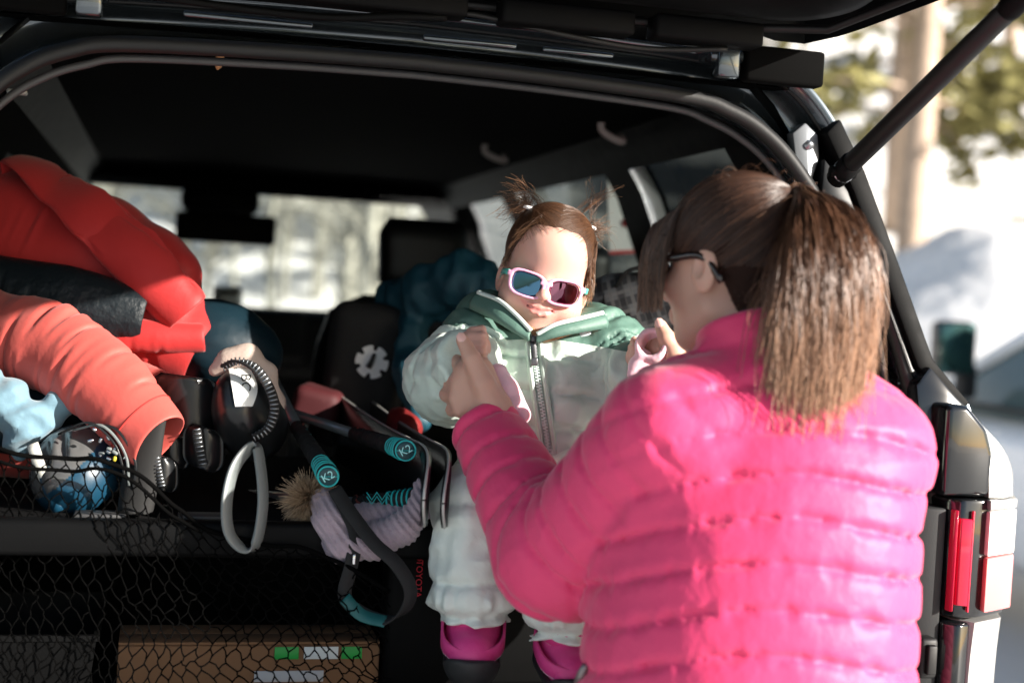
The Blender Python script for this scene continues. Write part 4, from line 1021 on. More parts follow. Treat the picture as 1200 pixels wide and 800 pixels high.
# ---- her sunglasses (worn, so a thing of its own)
M['tortoise'] = mat('dark_tortoise', (.018, .008, .006), .15, coat=.6)
sg = thing('sunglasses', 'dark sunglasses with thin black arms worn by the woman', 'sunglasses', tuple(hl_(0, .098, .0)))
for s in (-1, 1):
    part('temple_arm', tube(spline([hl_(s*.070, .092, .018), hl_(s*.078, .04, .016), hl_(s*.082, -.012, .012), hl_(s*.080, -.040, -.024)], 16), .0032, 8, flat=1.6), M['tortoise'], sg)
    lens = [[hl_(s*(.034+.028*math.cos(a)*k), .101-.010*(k*math.cos(a)+.9)**2*.5, .006+.023*math.sin(a)*k) for a in np.linspace(0, 6.283, 25)[:-1]] for k in (1, .6, .05)]
    part('lens', loft(lens, True, False, False), M['trim_gloss'], sg)
    part('rim', tube(np.array(lens[0]), .003, 8, closed=True), M['tortoise'], sg)
part('bridge', tube(spline([hl_(-.01, .104, .012), hl_(0, .107, .016), hl_(.01, .104, .012)], 8), .003, 8), M['tortoise'], sg)
# ------------------------------------------------------------------ the child on the shelf
M['mint'] = mat('sage_nylon', (.55, .65, .58), .42, sheen=.2, bump=(85, .35, .003, 4), bump2=(28, .3, .005, 3), spec=.55)
M['mint2'] = mat('pale_mint_nylon', (.68, .74, .68), .40, sheen=.2, bump=(70, .4, .003, 4), bump2=(24, .35, .006, 3), spec=.55)
M['green'] = mat('deep_green_nylon', (.085, .165, .135), .55, bump=(80, .35, .003, 4))
ch = thing('person', 'toddler in a sage green puffer jacket and pink sunglasses sitting on the shelf', 'person', tuple(L2W(.19, .16, SH)))
SB = L2W(0, 0, 0)
CN = P(640, 400, 2.165); CH0 = P(632, 545, 2.185)
CSL, CEL, CWL = P(566, 404, 2.165), P(524, 447, 2.125), P(549, 424, 2.035)
CSR, CER, CWR = P(708, 410, 2.165), P(752, 462, 2.13), P(752, 432, 2.06)
czt = np.array([1.085, 1.10, 1.13, 1.18, 1.24, 1.29, 1.325, 1.35, 1.375]); crx = np.array([.092, .106, .112, .111, .106, .100, .090, .068, .045]); cry = np.array([.085, .098, .104, .104, .098, .090, .078, .06, .045])
def ctorso(p):
    t = np.clip((p[:, 2]-CH0[2])/(CN[2]-CH0[2]), 0, 1.1)[:, None]; c = CH0[None, :2]*(1-t)+CN[None, :2]*t; q = p[:, :2]-c
    rx, ry = np.interp(p[:, 2], czt, crx), np.interp(p[:, 2], czt, cry)
    d = (np.sqrt((q[:, 0]/rx)**2+(q[:, 1]/ry)**2)-1)*np.minimum(rx, ry)
    return np.maximum(np.maximum(d, 1.088-p[:, 2]), p[:, 2]-1.375)*.85, q
def cjacket(p):
    dt, q = ctorso(p)
    pt, et = puff(p[:, 2]+.03*np.abs(q[:, 0])+.007*pn(p*9)+.02, .050, .0085)
    zipx = q[:, 0]-(.004+.03*(1.35-p[:, 2])*0); g = np.exp(-(zipx/.014)**2)*(q[:, 1] < 0)
    pt = pt*(1-g)
    def arm(S, E, W, ra, rb, rc):
        d1, d2 = cap(p, S, E, ra, rb), cap(p, E, W, rb, rc); L = np.linalg.norm(E-S)
        w = np.clip(.5+(d1-d2)/.04, 0, 1); s = capt(p, S, E)*L*(1-w)+(L+np.maximum(capt(p, E, W), 0)*np.linalg.norm(W-E))*w
        return smax(smin(d1, d2, .03), (p-W)@unit(W-E).astype(np.float32)-.008, .01), s
    dl, sl = arm(CSL, CEL, CWL, .047, .049, .037); dr, sr = arm(CSR, CER, CWR, .047, .047, .037)
    pa, ea = puff(np.where(dl < dr, sl, sr)+.016+.008*pn(p*10+2), .044, .0075)
    da = np.minimum(dl, dr); al = np.clip(.5+(da-dt)/.04, 0, 1); d = smin(dt, da, .02)
    sh = smin(cap(p, CN-UP*.015, CSL, .045, .05), cap(p, CN-UP*.015, CSR, .045, .05), .02); d = smin(d, sh, .025)
    e = et*al+ea*(1-al)
    d = d-(pt*al+pa*(1-al))+.002*pn(p*np.array([110, 110, 50]))*np.exp(-(e/.012)**2)-.004*(1-al)*ridge(p*np.array([22, 22, 30])+7)+.0065*pn(p*np.array([48, 48, 34]))*(.45+np.exp(-(e/.009)**2))-.003*ridge(p*17)
    return d
lo, hi = P(480, 560, 2.0)-.09, P(780, 340, 2.3)+.09; lo[1] = 1.96; hi[1] = 2.36; lo[2] = 1.07
lo[0] = -.22; hi[0] = .30
V, F = sdf_mesh(cjacket, lo, hi, .0034); V = wrinkle(V, F, ex=1.07, bend=.13, it=60, tether=.015, amp=.0012)
fc = V[F].mean(1)
# dark yoke over the shoulders, split along a slanting seam
def ykf(p):
    g = p[:, 2]-(1.358-.10*np.abs(p[:, 0]-CN[0]))
    return np.minimum(np.minimum(g, np.linalg.norm(p-CEL, axis=1)-.085), np.minimum(np.linalg.norm(p-CER, axis=1)-.09, np.linalg.norm(p-CWL, axis=1)-.09))
yk = ykf(fc) > 0
bset = np.intersect1d(np.unique(F[yk]), np.unique(F[~yk]))
for _ in range(2):
    q0 = V[bset]; g0 = ykf(q0); gr = np.stack([(ykf(q0+np.eye(3)[k]*.001)-g0)/.001 for k in range(3)], 1)
    V[bset] = q0-np.clip(g0, -.004, .004)[:, None]*gr/(np.sum(gr*gr, 1)[:, None]+1e-6)
part('jacket', submesh(V, F, ~yk), M['mint'], ch); part('yoke', submesh(V, F, yk), M['green'], ch, label='deep green shoulder yoke')
# open collar: a flared wall round the neck with a V at the zip
def coll(pts_top, pts_bot, th=.008):
    a, b = spline(pts_top, 40), spline(pts_bot, 40); n = unit(np.array([0, -1, .2]))
    mid = (a+b)/2; c = CN; outw = mid-c; outw[:, 2] = 0; outw /= np.linalg.norm(outw, axis=1)[:, None]
    rings = [b-outw*th, mid+outw*th*.4-outw*th*1.2, a-outw*th, a+UP*th*.8, a+outw*th, mid+outw*th*1.3, b+outw*th]
    return loft(np.stack(rings, 1), True, False, True)
Z0 = cast(cjacket, 626, 398, 1.95, 2.3)
Lt = [P(560, 347, 2.13), P(585, 357, 2.095), P(605, 374, 2.078), P(622, 392, 2.07)]; Lb = [P(556, 362, 2.125), P(580, 374, 2.09), P(602, 388, 2.074), P(621, 400, 2.072)]
Rt = [P(629, 396, 2.07), P(650, 385, 2.068), P(678, 378, 2.08), P(706, 371, 2.105)]; Rb = [P(630, 402, 2.072), P(652, 395, 2.069), P(680, 389, 2.08), P(707, 384, 2.105)]
part('collar', coll(Lt, Lb), M['green'], ch); part('collar', coll(Rt, Rb), M['green'], ch)
# hood lying behind the neck
hood_c = P(640, 385, 2.245)
def hoodf(p):
    d = smin(ell(p, hood_c, (.105, .06, .055)), smin(ell(p, P(570, 372, 2.18), (.045, .05, .04)), ell(p, P(703, 385, 2.18), (.035, .05, .035)), .03), .04)
    return d-.006*pn(p*20)-.004*ridge(p*14)
V, F = sdf_mesh(hoodf, hood_c-np.array([.2, .16, .12]), hood_c+np.array([.2, .13, .12]), .005); part('hood', (V, F), M['green'], ch)
M['fleece'] = mat('tan_fleece', (.36, .18, .09), .95, bump=(240, 1, .004))
part('hood_lining', tube(spline([P(578, 356, 2.135), P(592, 366, 2.115), P(608, 380, 2.10), P(636, 394, 2.095), P(668, 386, 2.10), P(694, 376, 2.13)], 30), .0085, 8), M['fleece'], ch)
# zip: two tapes, teeth and a slider
zpx = [(625.5, 400), (627, 418), (630, 440), (633, 462), (637, 488), (641, 515), (645, 545)]
zc = spline([cast(cjacket, x, y, 1.95, 2.3)+np.array([0, -.003, 0]) for x, y in zpx], 70)
zr = unit(np.array([1, 0, .0]))
M['ziptape'] = mat('sage_zip_tape', (.46, .55, .49), .6); M['zipmetal'] = mat('dark_zip_metal', (.12, .12, .13), .35, .7); M['zipteeth'] = mat('mint_zip_teeth', (.62, .72, .68), .4)
for k, s in enumerate((-1, 1)):
    part('zip_flap', tube(zc+zr*s*.0095+np.array([0, -.002, 0]), .0048, 8, flat=.8), M['ziptape'], ch)
teeth = [rbox(q+zr*(.0016 if i % 2 else -.0016)+np.array([0, -.003, 0]), (.0046, .003, .0019), 0) for i, q in enumerate(resample(zc, 80))]
o = part('zip_teeth', join(*teeth), M['zipteeth'], ch, smooth=False); o['kind'] = 'stuff'
for top_ in (Lt, Rt):
    e = spline(top_, 40)+np.array([0, -.006, .006]); part('zip_edge', tube(e, .0034, 8), M['zipteeth'], ch)
sl = spline([cast(cjacket, 624, 400, 1.95, 2.3)+[0, -.012, 0], cast(cjacket, 625.5, 411, 1.95, 2.3)+[0, -.014, 0], cast(cjacket, 626, 424, 1.95, 2.3)+[0, -.013, -.002]], 8)
part('zip_slider', join(ribbon(sl, .0085, .004, side=(1, 0, 0)), rbox(sl[0]+[0, .002, .004], (.013, .008, .012), .003), rbox(sl[-1]+[0, -.001, .003], (.0105, .006, .012), .002)), M['zipmetal'], ch)
lg = cast(cjacket, 686, 391, 1.95, 2.3)
part('chest_badge', lathe([(0, .002), (.008, .0016), (.010, 0)], lg+[0, -.003, 0], (.1, -1, .2), 18), mat('badge_grey', (.6, .66, .7), .4), ch)
# ---- trousers and boots
HL, HR_ = P(592, 560, 2.18), P(668, 562, 2.18)
KL, KR = P(556, 598, 1.995), P(668, 604, 1.975)
ALn, ARn = P(556, 712, 1.985), P(664, 732, 1.965)
def ctr(p):
    d = ell(p, P(632, 560, 2.18), (.115, .10, .06))
    for h, k, a in ((HL, KL, ALn), (HR_, KR, ARn)):
        d1, d2 = cap(p, h, k, .064, .050), cap(p, k, a, .048, .053)
        L = np.linalg.norm(k-h); w = np.clip(.5+(d1-d2)/.04, 0, 1); s = capt(p, h, k)*L*(1-w)+(L+capt(p, k, a)*np.linalg.norm(a-k))*w
        pu, e = puff(s+.01, .075, .007); cu = (p-a)@unit(a-k).astype(np.float32)
        tight = .019*np.exp(-((cu-.010)/.010)**2)                                      # gathered elastic cuff
        ruf = .007*pn(p*np.array([80, 80, 22]))*np.exp(-((cu+.006)/.026)**2)
        dd = smax(smin(d1, d2, .02)-pu+tight+ruf*1.5, cu-.014, .006)
        d = smin(d, dd, .012)
    d = d+.007*pn(p*np.array([34, 34, 18]))-.006*ridge(p*np.array([16, 16, 26])+1)
    return np.maximum(d, SH+.001-p[:, 2]-1.0*(W2Ly(p) < -.005))
def W2Ly(p): return (p-CO.astype(np.float32))@FC.astype(np.float32)
V, F = sdf_mesh(ctr, np.array([-.18, 1.86, .90]), np.array([.22, 2.32, 1.19]), .0040); V = wrinkle(V, F, ex=1.06, bend=.15, it=45, tether=.02, amp=.0015)
part('trousers', (V, F), M['mint2'], ch)
M['boot_pink'] = mat('pink_boot_nylon', (.70, .055, .25), .5, bump=(180, .35, .002), bump2=(40, .2, .003))
M['boot_sole'] = mat('boot_rubber', (.02, .021, .022), .6, bump=(120, .3, .002)); M['strap_edge'] = mat('pale_strap_edge', (.7, .55, .6), .6)
def child_boot(A, yaw, pt):
    """A ankle; the toe points along f, tipped up; strap bands wrap the shaft"""
    f = unit(np.array([math.sin(yaw), -math.cos(yaw), -.30])); dn = unit(np.array([0, .16, -1.0])); s = unit(np.cross(f, dn)); dn = np.cross(s, f)*1.0
    if dn[2] > 0: dn = -dn
    A = A-UP*.004
    ht = A+dn*.034; toe = ht+f*.055
    def bf(p):
        d = smin(cap(p, A+UP*.01, ht, .030, .034), cap(p, ht+dn*.004, toe+dn*.002, .037, .033), .02)
        return smax(d, (p-(ht+dn*.034)).dot(dn.astype(np.float32)), .006)
    def sole(p):
        d = smin(cap(p, ht+dn*.01-f*.006, toe+dn*.010, .043, .040), cap(p, toe+dn*0, toe+f*.012+dn*-.004, .034, .030), .012)
        h = (p-(ht+dn*.018)).dot(dn.astype(np.float32)); fw = (p-toe).dot(f.astype(np.float32))
        top = -h-.012*np.clip((fw+.02)/.04, 0, 1)-.016*np.clip((fw-.005)/.03, 0, 1)
        lug = .002*np.sign(np.sin((p@f.astype(np.float32))*420))*(h > .018)
        return smax(smax(d, top, .003), h-.030+lug, .004)
    l, h_ = np.minimum(np.minimum(A, ht), toe)-.075, np.maximum(np.maximum(A, ht), toe)+.075
    V, F = sdf_mesh(bf, l, h_, .0032); bo = part('boot', (V, F), M['boot_pink'], ch)
    V, F = sdf_mesh(sole, l, h_, .003); part('boot_sole', (V, F), M['boot_sole'], bo)
    for k, (c, tw) in enumerate(((.000, .0), (.022, .25), (.044, .5))):
        cc = A+dn*c; pts = []
        for t in np.linspace(-.7, math.pi+.7, 26):
            dr_ = math.cos(t)*s+math.sin(t)*f; c0 = cc+dn*(.006*math.sin(t)*k); rs = np.linspace(.02, .09, 90); vv = bf(np.array([c0+dr_*r__ for r__ in rs], np.float32)); pts.append(c0+dr_*(rs[np.argmax(vv > 0)]+.0035))
        pts = np.array(pts); rr_ = np.linalg.norm(pts-cc, axis=1); pd_ = np.pad(rr_, 3, mode='edge'); sm__ = np.convolve(pd_, np.ones(7)/7, 'valid'); pts = cc+(pts-cc)*(sm__/rr_)[:, None]
        if k < 2: part('boot_strap', ribbon(np.array(pts), .021, .004, side=dn), M['boot_pink'], bo)
        if k < 2: part('strap_piping', tube(np.array(pts)+dn*.0105+(np.array(pts)-cc)*.02, .0009, 6), M['strap_edge'], bo)
child_boot(ALn, .02, 0); child_boot(ARn, .25, 1)
# ---- head and hands
CHC = P(639, 323, 2.150); CS = np.array([.86, .95, 1.0])
cr_ = math.radians(14); cy_ = math.radians(-3); cpit = math.radians(-3)
R0 = np.stack([CR, -_f, CU], 1)                                     # columns: image right, toward the lens, image up
Rl = R0@rotm('Y', cr_)@rotm('Z', cy_)@rotm('X', cpit)
RlI = (Rl/CS[None, :]).astype(np.float32); Rl = Rl*CS[None, :]
def cl_(x, y, z): return CHC+Rl@np.array([x, y, z])
def chead(p):
    q = (p-CHC.astype(np.float32))@RlI
    d = ell(q, (0, -.014, .036), (.073, .084, .068))
    d = smin(d, ell(q, (0, .012, -.030), (.071, .060, .059)), .03)
    d = smin(d, ell(q, (0, .040, .045), (.050, .032, .035)), .03)          # forehead
    for s in (-1, 1):
        d = smin(d, ell(q, (s*.043, .034, -.042), (.029, .029, .027)), .018)   # cheeks
        e = ell(q, (s*.0735, -.006, -.016), (.008, .017, .025), rotm('Z', s*.35)); e = smax(e, -ell(q, (s*.081, -.001, -.014), (.006, .009, .015)), .003)
        d = smin(d, e, .005)
        d = smax(d, -ell(q, (s*.030, .080, -.016), (.017, .010, .011)), .012)
    d = smin(d, ell(q, (0, .046, -.077), (.027, .017, .014)), .018)          # chin
    d = smin(d, cap(q, (0, .064, -.010), (0, .076, -.028), .006, .0085), .010)
    d = smin(d, ell(q, (0, .0785, -.0285), (.0100, .0095, .0085)), .006)
    for s in (-1, 1): d = smin(d, ell(q, (s*.0098, .0725, -.0305), (.0065, .007, .0058)), .004); d = smax(d, -ell(q, (s*.0052, .0790, -.0362), (.0030, .0045, .0024)), .002)
    d = smin(d, ell(q, (0, .056, -.050), (.026, .014, .018)), .012)          # muzzle
    mo_ = lambda z, r, w, up: chain(q, [(-w, .0610, z+up), (-w*.5, .0705, z+up*.3), (0, .0725, z), (w*.5, .0705, z+up*.3), (w, .0610, z+up)], [r*.55, r, r*.9, r, r*.55], .004)
    d = smin(d, mo_(-.0482, .0028, .0290, .0072), .004); d = smin(d, mo_(-.0565, .0036, .0240, .0080), .004)
    slit = chain(q, [(-.0330, .053, -.0420), (-.016, .0725, -.0502), (0, .077, -.0524), (.016, .0725, -.0502), (.0330, .053, -.0420)], [.0012, .0023, .0027, .0023, .0012], .002)
    d = smax(d, -slit, .0012)
    d = smin(d, cap(q, (0, -.014, -.05), (0, -.03, -.125), .036, .038), .02)
    return d
CLH = P(560, 407, 2.035); CRH = P(748, 420, 2.05)
def fist(p, c, right, up, out):
    """closed hand: three fingers visible one above the other"""
    d = ell(p, c, (.019, .019, .021)); d = smin(d, cap(p, c-up*.02+out*-.006, c-up*.035-out*.01, .016, .017), .012)
    for k, (h, r) in enumerate(((.016, .0068), (.0045, .0072), (-.0075, .0070), (-.018, .0062))):
        b = c+up*h-right*.010+out*.014; d = smin(d, chain(p, [b-out*.012-right*.008, b, b+right*.016+out*.004, b+right*.020-out*.008], [r, r, r, r*.9], .002), .0025)
    d = smin(d, chain(p, [c+up*.004-right*.014, c+up*.022-right*.008+out*.006, c+up*.026+right*.006+out*.008], [.008, .0075, .0065], .003), .004)
    return d
def cbody(p):
    d = near(p, CHC-.16, CHC+.14, chead, .04)
    dt, _ = ctorso(p); d = smin(d, dt+.03, .02)
    for S, E, W, H in ((CSL, CEL, CWL, CLH), (CSR, CER, CWR, CRH)):
        d = smin(d, smin(cap(p, S, E, .03, .028), cap(p, E, W, .027, .018), .01), .01); d = smin(d, cap(p, W, H, .017, .016), .01)
    d = smin(d, near(p, CLH-.045, CLH+.045, lambda q: fist(q, CLH, CR, CU, -_f), .02), .003)
    d = smin(d, near(p, CRH-.045, CRH+.045, lambda q: fist(q, CRH, -CR, CU, -_f), .02), .003)
    return d
V, F = sdf_mesh(cbody, np.array([-.24, 1.96, 1.09]), np.array([.32, 2.36, CHC[2]+.13]), .0022, slack=1.35)
V = relax(V, F, 1, .4)
bd = part('body', (V, F), tint_by(tint_by(M['skin_child'], 'lip', (.66, .20, .19), .85), 'flush', (.86, .36, .31), .5), ch)
q = (V-CHC)@RlI
lipz = -.0524+.0078*(np.abs(q[:, 0])/.0300)**1.7
lip = np.clip(1.25-np.abs(q[:, 2]-lipz)/(.0078*np.sqrt(np.clip(1-(q[:, 0]/.036)**2, 0.001, 1))), 0, 1)*(np.abs(q[:, 0]) < .0355)*(q[:, 1] > .05)
fl = np.clip(1-np.linalg.norm((np.abs(q)-np.array([.038, .058, .042]))*np.array([1, .6, 1]), axis=1)/.030, 0, 1)*(q[:, 2] < 0)+.7*np.clip(1-np.linalg.norm(q-np.array([0, .086, -.03]), axis=1)/.018, 0, 1)
attr(bd, 'lip', lip); attr(bd, 'flush', np.clip(fl, 0, 1))
part('teeth', tube(spline([cl_(-.012, .0645, -.0495), cl_(0, .0685, -.0512), cl_(.012, .0645, -.0495)], 12), .0026, 8), mat('teeth', (.8, .76, .68), .3), bd)
# ---- hair
M['hair_child'] = hair_mat('child_hair', [(0, (.06, .028, .015)), (.5, (.13, .06, .03)), (1.0, (.30, .16, .085))], .4)
M['hair_child_cap'] = mat('child_hair_base', (.055, .026, .014), .7, bump=(70, .6, .003))
def hairline(q): return q[:, 2]-(.060-.020*np.clip(np.abs(q[:, 0])/.06, 0, 1)**2)-1.1*np.clip(q[:, 1]-.02, -.4, .02)
HLZ, HLY = [-.06, -.002, .022, .038, .053, .072, .1], [-.028, -.006, .016, .034, .056, .082, .1]
def ccap(p):
    q = (p-CHC.astype(np.float32))@RlI
    d = ell(q, (0, -.011, .038), (.0775, .0905, .0725)); d = smin(d, ell(q, (0, -.05, -.01), (.064, .045, .06)), .02)
    cutf = q[:, 1]+.010-np.interp(q[:, 2]+.010*np.abs(q[:, 0])/.06, HLZ, HLY)
    return smax(smax(d, cutf, .006), -.075-q[:, 2], .01)
V, F = sdf_mesh(ccap, CHC-.14, CHC+.14, .0035); part('hair', (V, F), M['hair_child_cap'], ch)
r_ = np.random.default_rng(77)
def csk(D, off): a = np.array([.0775, .0905, .0725]); t = 1/np.linalg.norm(D/a, axis=-1); return D*t[..., None]*(1+off[..., None])+np.array([0, -.011, .038])
T1, T2 = np.array([-.058, -.004, .089]), np.array([.060, -.022, .084])
sets = []
for tie, sgn in ((T1, -1), (T2, 1)):
    td = unit(tie-np.array([0, -.011, .038])); N = 2800
    D = r_.normal(size=(N*6, 3)); D /= np.linalg.norm(D, axis=1)[:, None]; q = csk(D, np.zeros(len(D)))
    ok = (q[:, 0]*sgn > -.004) & (q[:, 1] < np.interp(q[:, 2]+.010*np.abs(q[:, 0])/.06+r_.normal(0, .004, len(q)), HLZ, HLY)+.004) & (q[:, 2] > -.03); D = D[ok][:N]; N = len(D)
    t = np.linspace(0, 1, 12); om = np.arccos(np.clip(D@td, -1, 1))[:, None]; w0 = np.sin((1-t)*om)/(np.sin(om)+1e-6); w1 = np.sin(t*om)/(np.sin(om)+1e-6)
    Dp = w0[..., None]*D[:, None]+w1[..., None]*td; Dp += .02*r_.normal(size=(N, 1, 3))*np.sin(math.pi*t)[None, :, None]
    sets.append((CHC+csk(Dp, .012+.03*r_.random(N)[:, None]*np.sin(math.pi*t)[None])@Rl.T, .00012, .00050, (.45, .12)))
    # pigtail spray
    N = 260 if sgn < 0 else 130; t = np.linspace(0, 1, 12); b = tie+r_.normal(0, .003, (N, 3)); o_ = unit(np.array([sgn*.4, -.6, .7]))
    e = b+o_*r_.uniform(.006, .024 if sgn < 0 else .014, (N, 1))+r_.normal(0, .012, (N, 3)); e2 = e+np.array([sgn*.022, -.015, -.008])*r_.uniform(.2, 1.4, (N, 1))+r_.normal(0, .008, (N, 3))
    sets.append((CHC+((1-t)[None, :, None]**2*b[:, None]+2*(t*(1-t))[None, :, None]*e[:, None]+t[None, :, None]**2*e2[:, None])@Rl.T+(r_.normal(0, .004, (N, 1, 3))*np.sin(5*t+r_.uniform(0, 6))[None, :, None]*t[None, :, None]), .00032, .00012, (.1, .8)))
# wispy hair at the temples and down the back
def curls(N, f0, f1, f2, r0=.0005): 
    t = np.linspace(0, 1, 10); a = f0(N); b = f1(N); c = f2(N); return (CHC+((1-t)[None, :, None]**2*a[:, None]+2*(t*(1-t))[None, :, None]*b[:, None]+t[None, :, None]**2*c[:, None])@Rl.T, r0, .0002, (.1, .8))
U = lambda lo_, hi_: (lambda N: r_.uniform(lo_, hi_, (N, 3)))
sets.append(curls(170, U((.062, .0, .03), (.072, .03, .07)), U((.070, .005, .0), (.084, .03, .03)), U((.070, -.005, -.03), (.090, .03, .01))))
sets.append(curls(60, U((-.074, .0, .03), (-.062, .03, .06)), U((-.080, .0, .01), (-.070, .03, .04)), U((-.082, -.01, -.01), (-.070, .025, .02))))
sets.append(curls(420, U((.03, -.06, -.03), (.066, -.02, .02)), U((.045, -.06, -.06), (.082, -.02, -.03)), U((.035, -.05, -.105), (.085, -.01, -.06))))
sets.append(curls(260, U((-.066, -.06, -.03), (-.04, -.03, .02)), U((-.078, -.06, -.06), (-.05, -.03, -.03)), U((-.075, -.05, -.09), (-.04, -.02, -.06))))
sets.append(curls(60, U((-.05, .03, .082), (.01, .055, .092)), U((-.06, .05, .07), (-.01, .068, .085)), U((-.080, .02, .02), (-.045, .062, .06)), .00028))
sets.append(curls(30, U((.02, -.01, .10), (.06, .01, .11)), U((.03, -.01, .12), (.07, .01, .14)), U((.03, -.02, .135), (.10, .01, .165)), .0003))
sets.append(curls(26, U((-.05, -.01, .10), (-.03, .01, .11)), U((-.08, -.01, .11), (-.05, .01, .14)), U((-.13, -.02, .06), (-.08, .01, .14)), .0003))
Vs, Fs, ts, ss, n = [], [], [], [], 0
for pth, r0, r1, (ta, tb) in sets:
    V, F, t, s = strands(pth, r0, r1); Vs.append(V); Fs.append(F+n); n += len(V); ts.append(ta+(tb-ta)*t); ss.append(s)
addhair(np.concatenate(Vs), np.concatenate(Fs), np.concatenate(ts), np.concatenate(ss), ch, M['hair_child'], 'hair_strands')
for tie in (T1, T2):
    part('hair_tie', tube(np.array([CHC+Rl@(tie+np.array([.0062*math.cos(a), .0062*math.sin(a), .004])) for a in np.linspace(0, 6.283, 17)[:-1]]), .0030, 8, closed=True), mat('white_elastic', (.8, .76, .74), .6), ch)
# ---- child's sunglasses
M['pinkframe'] = mat('pink_frame', (.83, .40, .58), .25, coat=.5); M['tealframe'] = mat('teal_frame', (.10, .50, .42), .3, coat=.4)
M['mirrorlens'] = mat('mirror_lens', (.05, .12, .19), .03, 1.0); M['mirrorlens2'] = mat('mirror_lens_reflected_pink', (.24, .10, .14), .03, 1.0)  # second lens reddened to carry the reflected pink jacket
gs = thing('sunglasses', 'small pink framed mirrored sunglasses with teal arms on the toddler', 'sunglasses', tuple(cl_(0, .085, -.01)))
GC = np.array([0, .079, -.018])
def lens2(x, z):
    """2D wayfarer lens outline, distance-like (x measured from the lens centre, outward positive)"""
    w = .0258+.09*(z+.002); h_ = .0160; cxz = z-.06*x
    return (np.abs(x/ w)**3.2+np.abs(cxz/h_)**3.2)**(1/3.2)*.0185-.0185
def glassf(p):
    q = (p-CHC.astype(np.float32))@RlI-GC.astype(np.float32)
    x = np.abs(q[:, 0]); y = q[:, 1]+2.2*q[:, 0]**2; z = q[:, 2]; l = lens2(x-.0325, z)
    f2 = np.maximum(l-.0045, -l+.0002); f2 = np.minimum(f2, np.hypot(np.maximum(x-.009, 0), np.maximum(np.abs(z-.0070)-.0016, 0))-.0017)       # bridge
    f2 = np.minimum(f2, np.hypot(np.maximum(np.abs(x-.0635)-.0035, 0), np.maximum(np.abs(z-.0105)-.0022, 0))-.0018)                     # end pieces
    return smax(f2, np.abs(y)-.0024, .0016)
c_ = cl_(*GC); V, F = sdf_mesh(glassf, c_-.085, c_+.085, .0013, slack=2.2); V = relax(V, F, 1, .4)
part('frame', (V, F), M['pinkframe'], gs)
for s in (-1, 1):
    rows = []
    for k in np.linspace(.04, 1, 9):
        row = []
        for a in np.linspace(0, 2*math.pi, 41)[:-1]:
            e = 2/3.2; x = (.0252+.06*.0188*k*math.sin(a))*k*np.sign(math.cos(a))*abs(math.cos(a))**e; z = .0164*k*np.sign(math.sin(a))*abs(math.sin(a))**e+.06*x; X = s*(.0325+x)
            row.append(CHC+Rl@(GC+np.array([X, -2.2*X*X-.6*(k*.02)**2, z])))
        rows.append(row)
    rows = rows[::-1]
    part('lens', loft(rows, True, False, True), M['mirrorlens'] if s < 0 else M['mirrorlens2'], gs)
    a0 = GC+np.array([s*.066, -.010, .0105]); pts = [CHC+Rl@q_ for q_ in (a0, a0+np.array([s*.0055, -.010, 0]), a0+np.array([s*.009, -.04, -.001]), a0+np.array([s*.009, -.07, -.006]), a0+np.array([s*.006, -.088, -.022]))]
    part('temple_arm', ribbon(spline(pts, 20), .0085, .0034, side=Rl@np.array([0, 0, 1.0])), M['tealframe'], gs)
# ------------------------------------------------------------------ ski jackets heaped in the cargo bay
M['red'] = mat('red_shell', (.40, .022, .022), .55, sheen=.15, bump=(90, .3, .002, 4), spec=.35)
M['coral'] = mat('coral_shell', (.56, .085, .068), .55, sheen=.15, bump=(90, .3, .002, 4), spec=.35)
def pile_up(p):
    d = chain(p, [P(-90, 215, 2.42), P(30, 258, 2.40), P(120, 288, 2.38), P(178, 312, 2.35), P(205, 322, 2.33)], [.060, .068, .074, .055, .040], .03)
    return d
def pile_low(p):
    d = smin(ell(p, P(0, 405, 2.30), (.15, .08, .085)), ell(p, P(110, 385, 2.34), (.12, .09, .05)), .04)
    d = smin(d, cap(p, P(30, 425, 2.24), P(125, 470, 2.20), .04, .03), .03)
    return np.minimum(d, p[:, 2]-SH-.004)
def low_plus(p): return np.minimum(pile_low(p), pile_up(p))-.012
def garment(path, rad, flat, name, seed, side, par, m, nr=64, na=44, ex=1.05, exa=1.36, coll=None, tether=.007, g=.0009, press=.00025, bend=.035, amp=.009):
    """a cloth tube laid along path with slack, settled over what lies under it"""
    V, F = sleeve_tube(path, rad, flat, nr, na, side); pin = np.zeros(len(V)); pin[:na*2] = 1
    X = cloth(V, F, coll or low_plus, steps=90, g=g, ex=ex, exa=exa, axis=path[-1]-path[0], bend=bend, tether=tether, press=press, pin=pin, seed=seed, amp=amp)
    o = part(name, thicken(X, F, .003), m, par); sm_ = o.modifiers.new('smooth', 'SUBSURF'); sm_.levels = 1; sm_.render_levels = 1
    return X.reshape(nr, na, 3), o
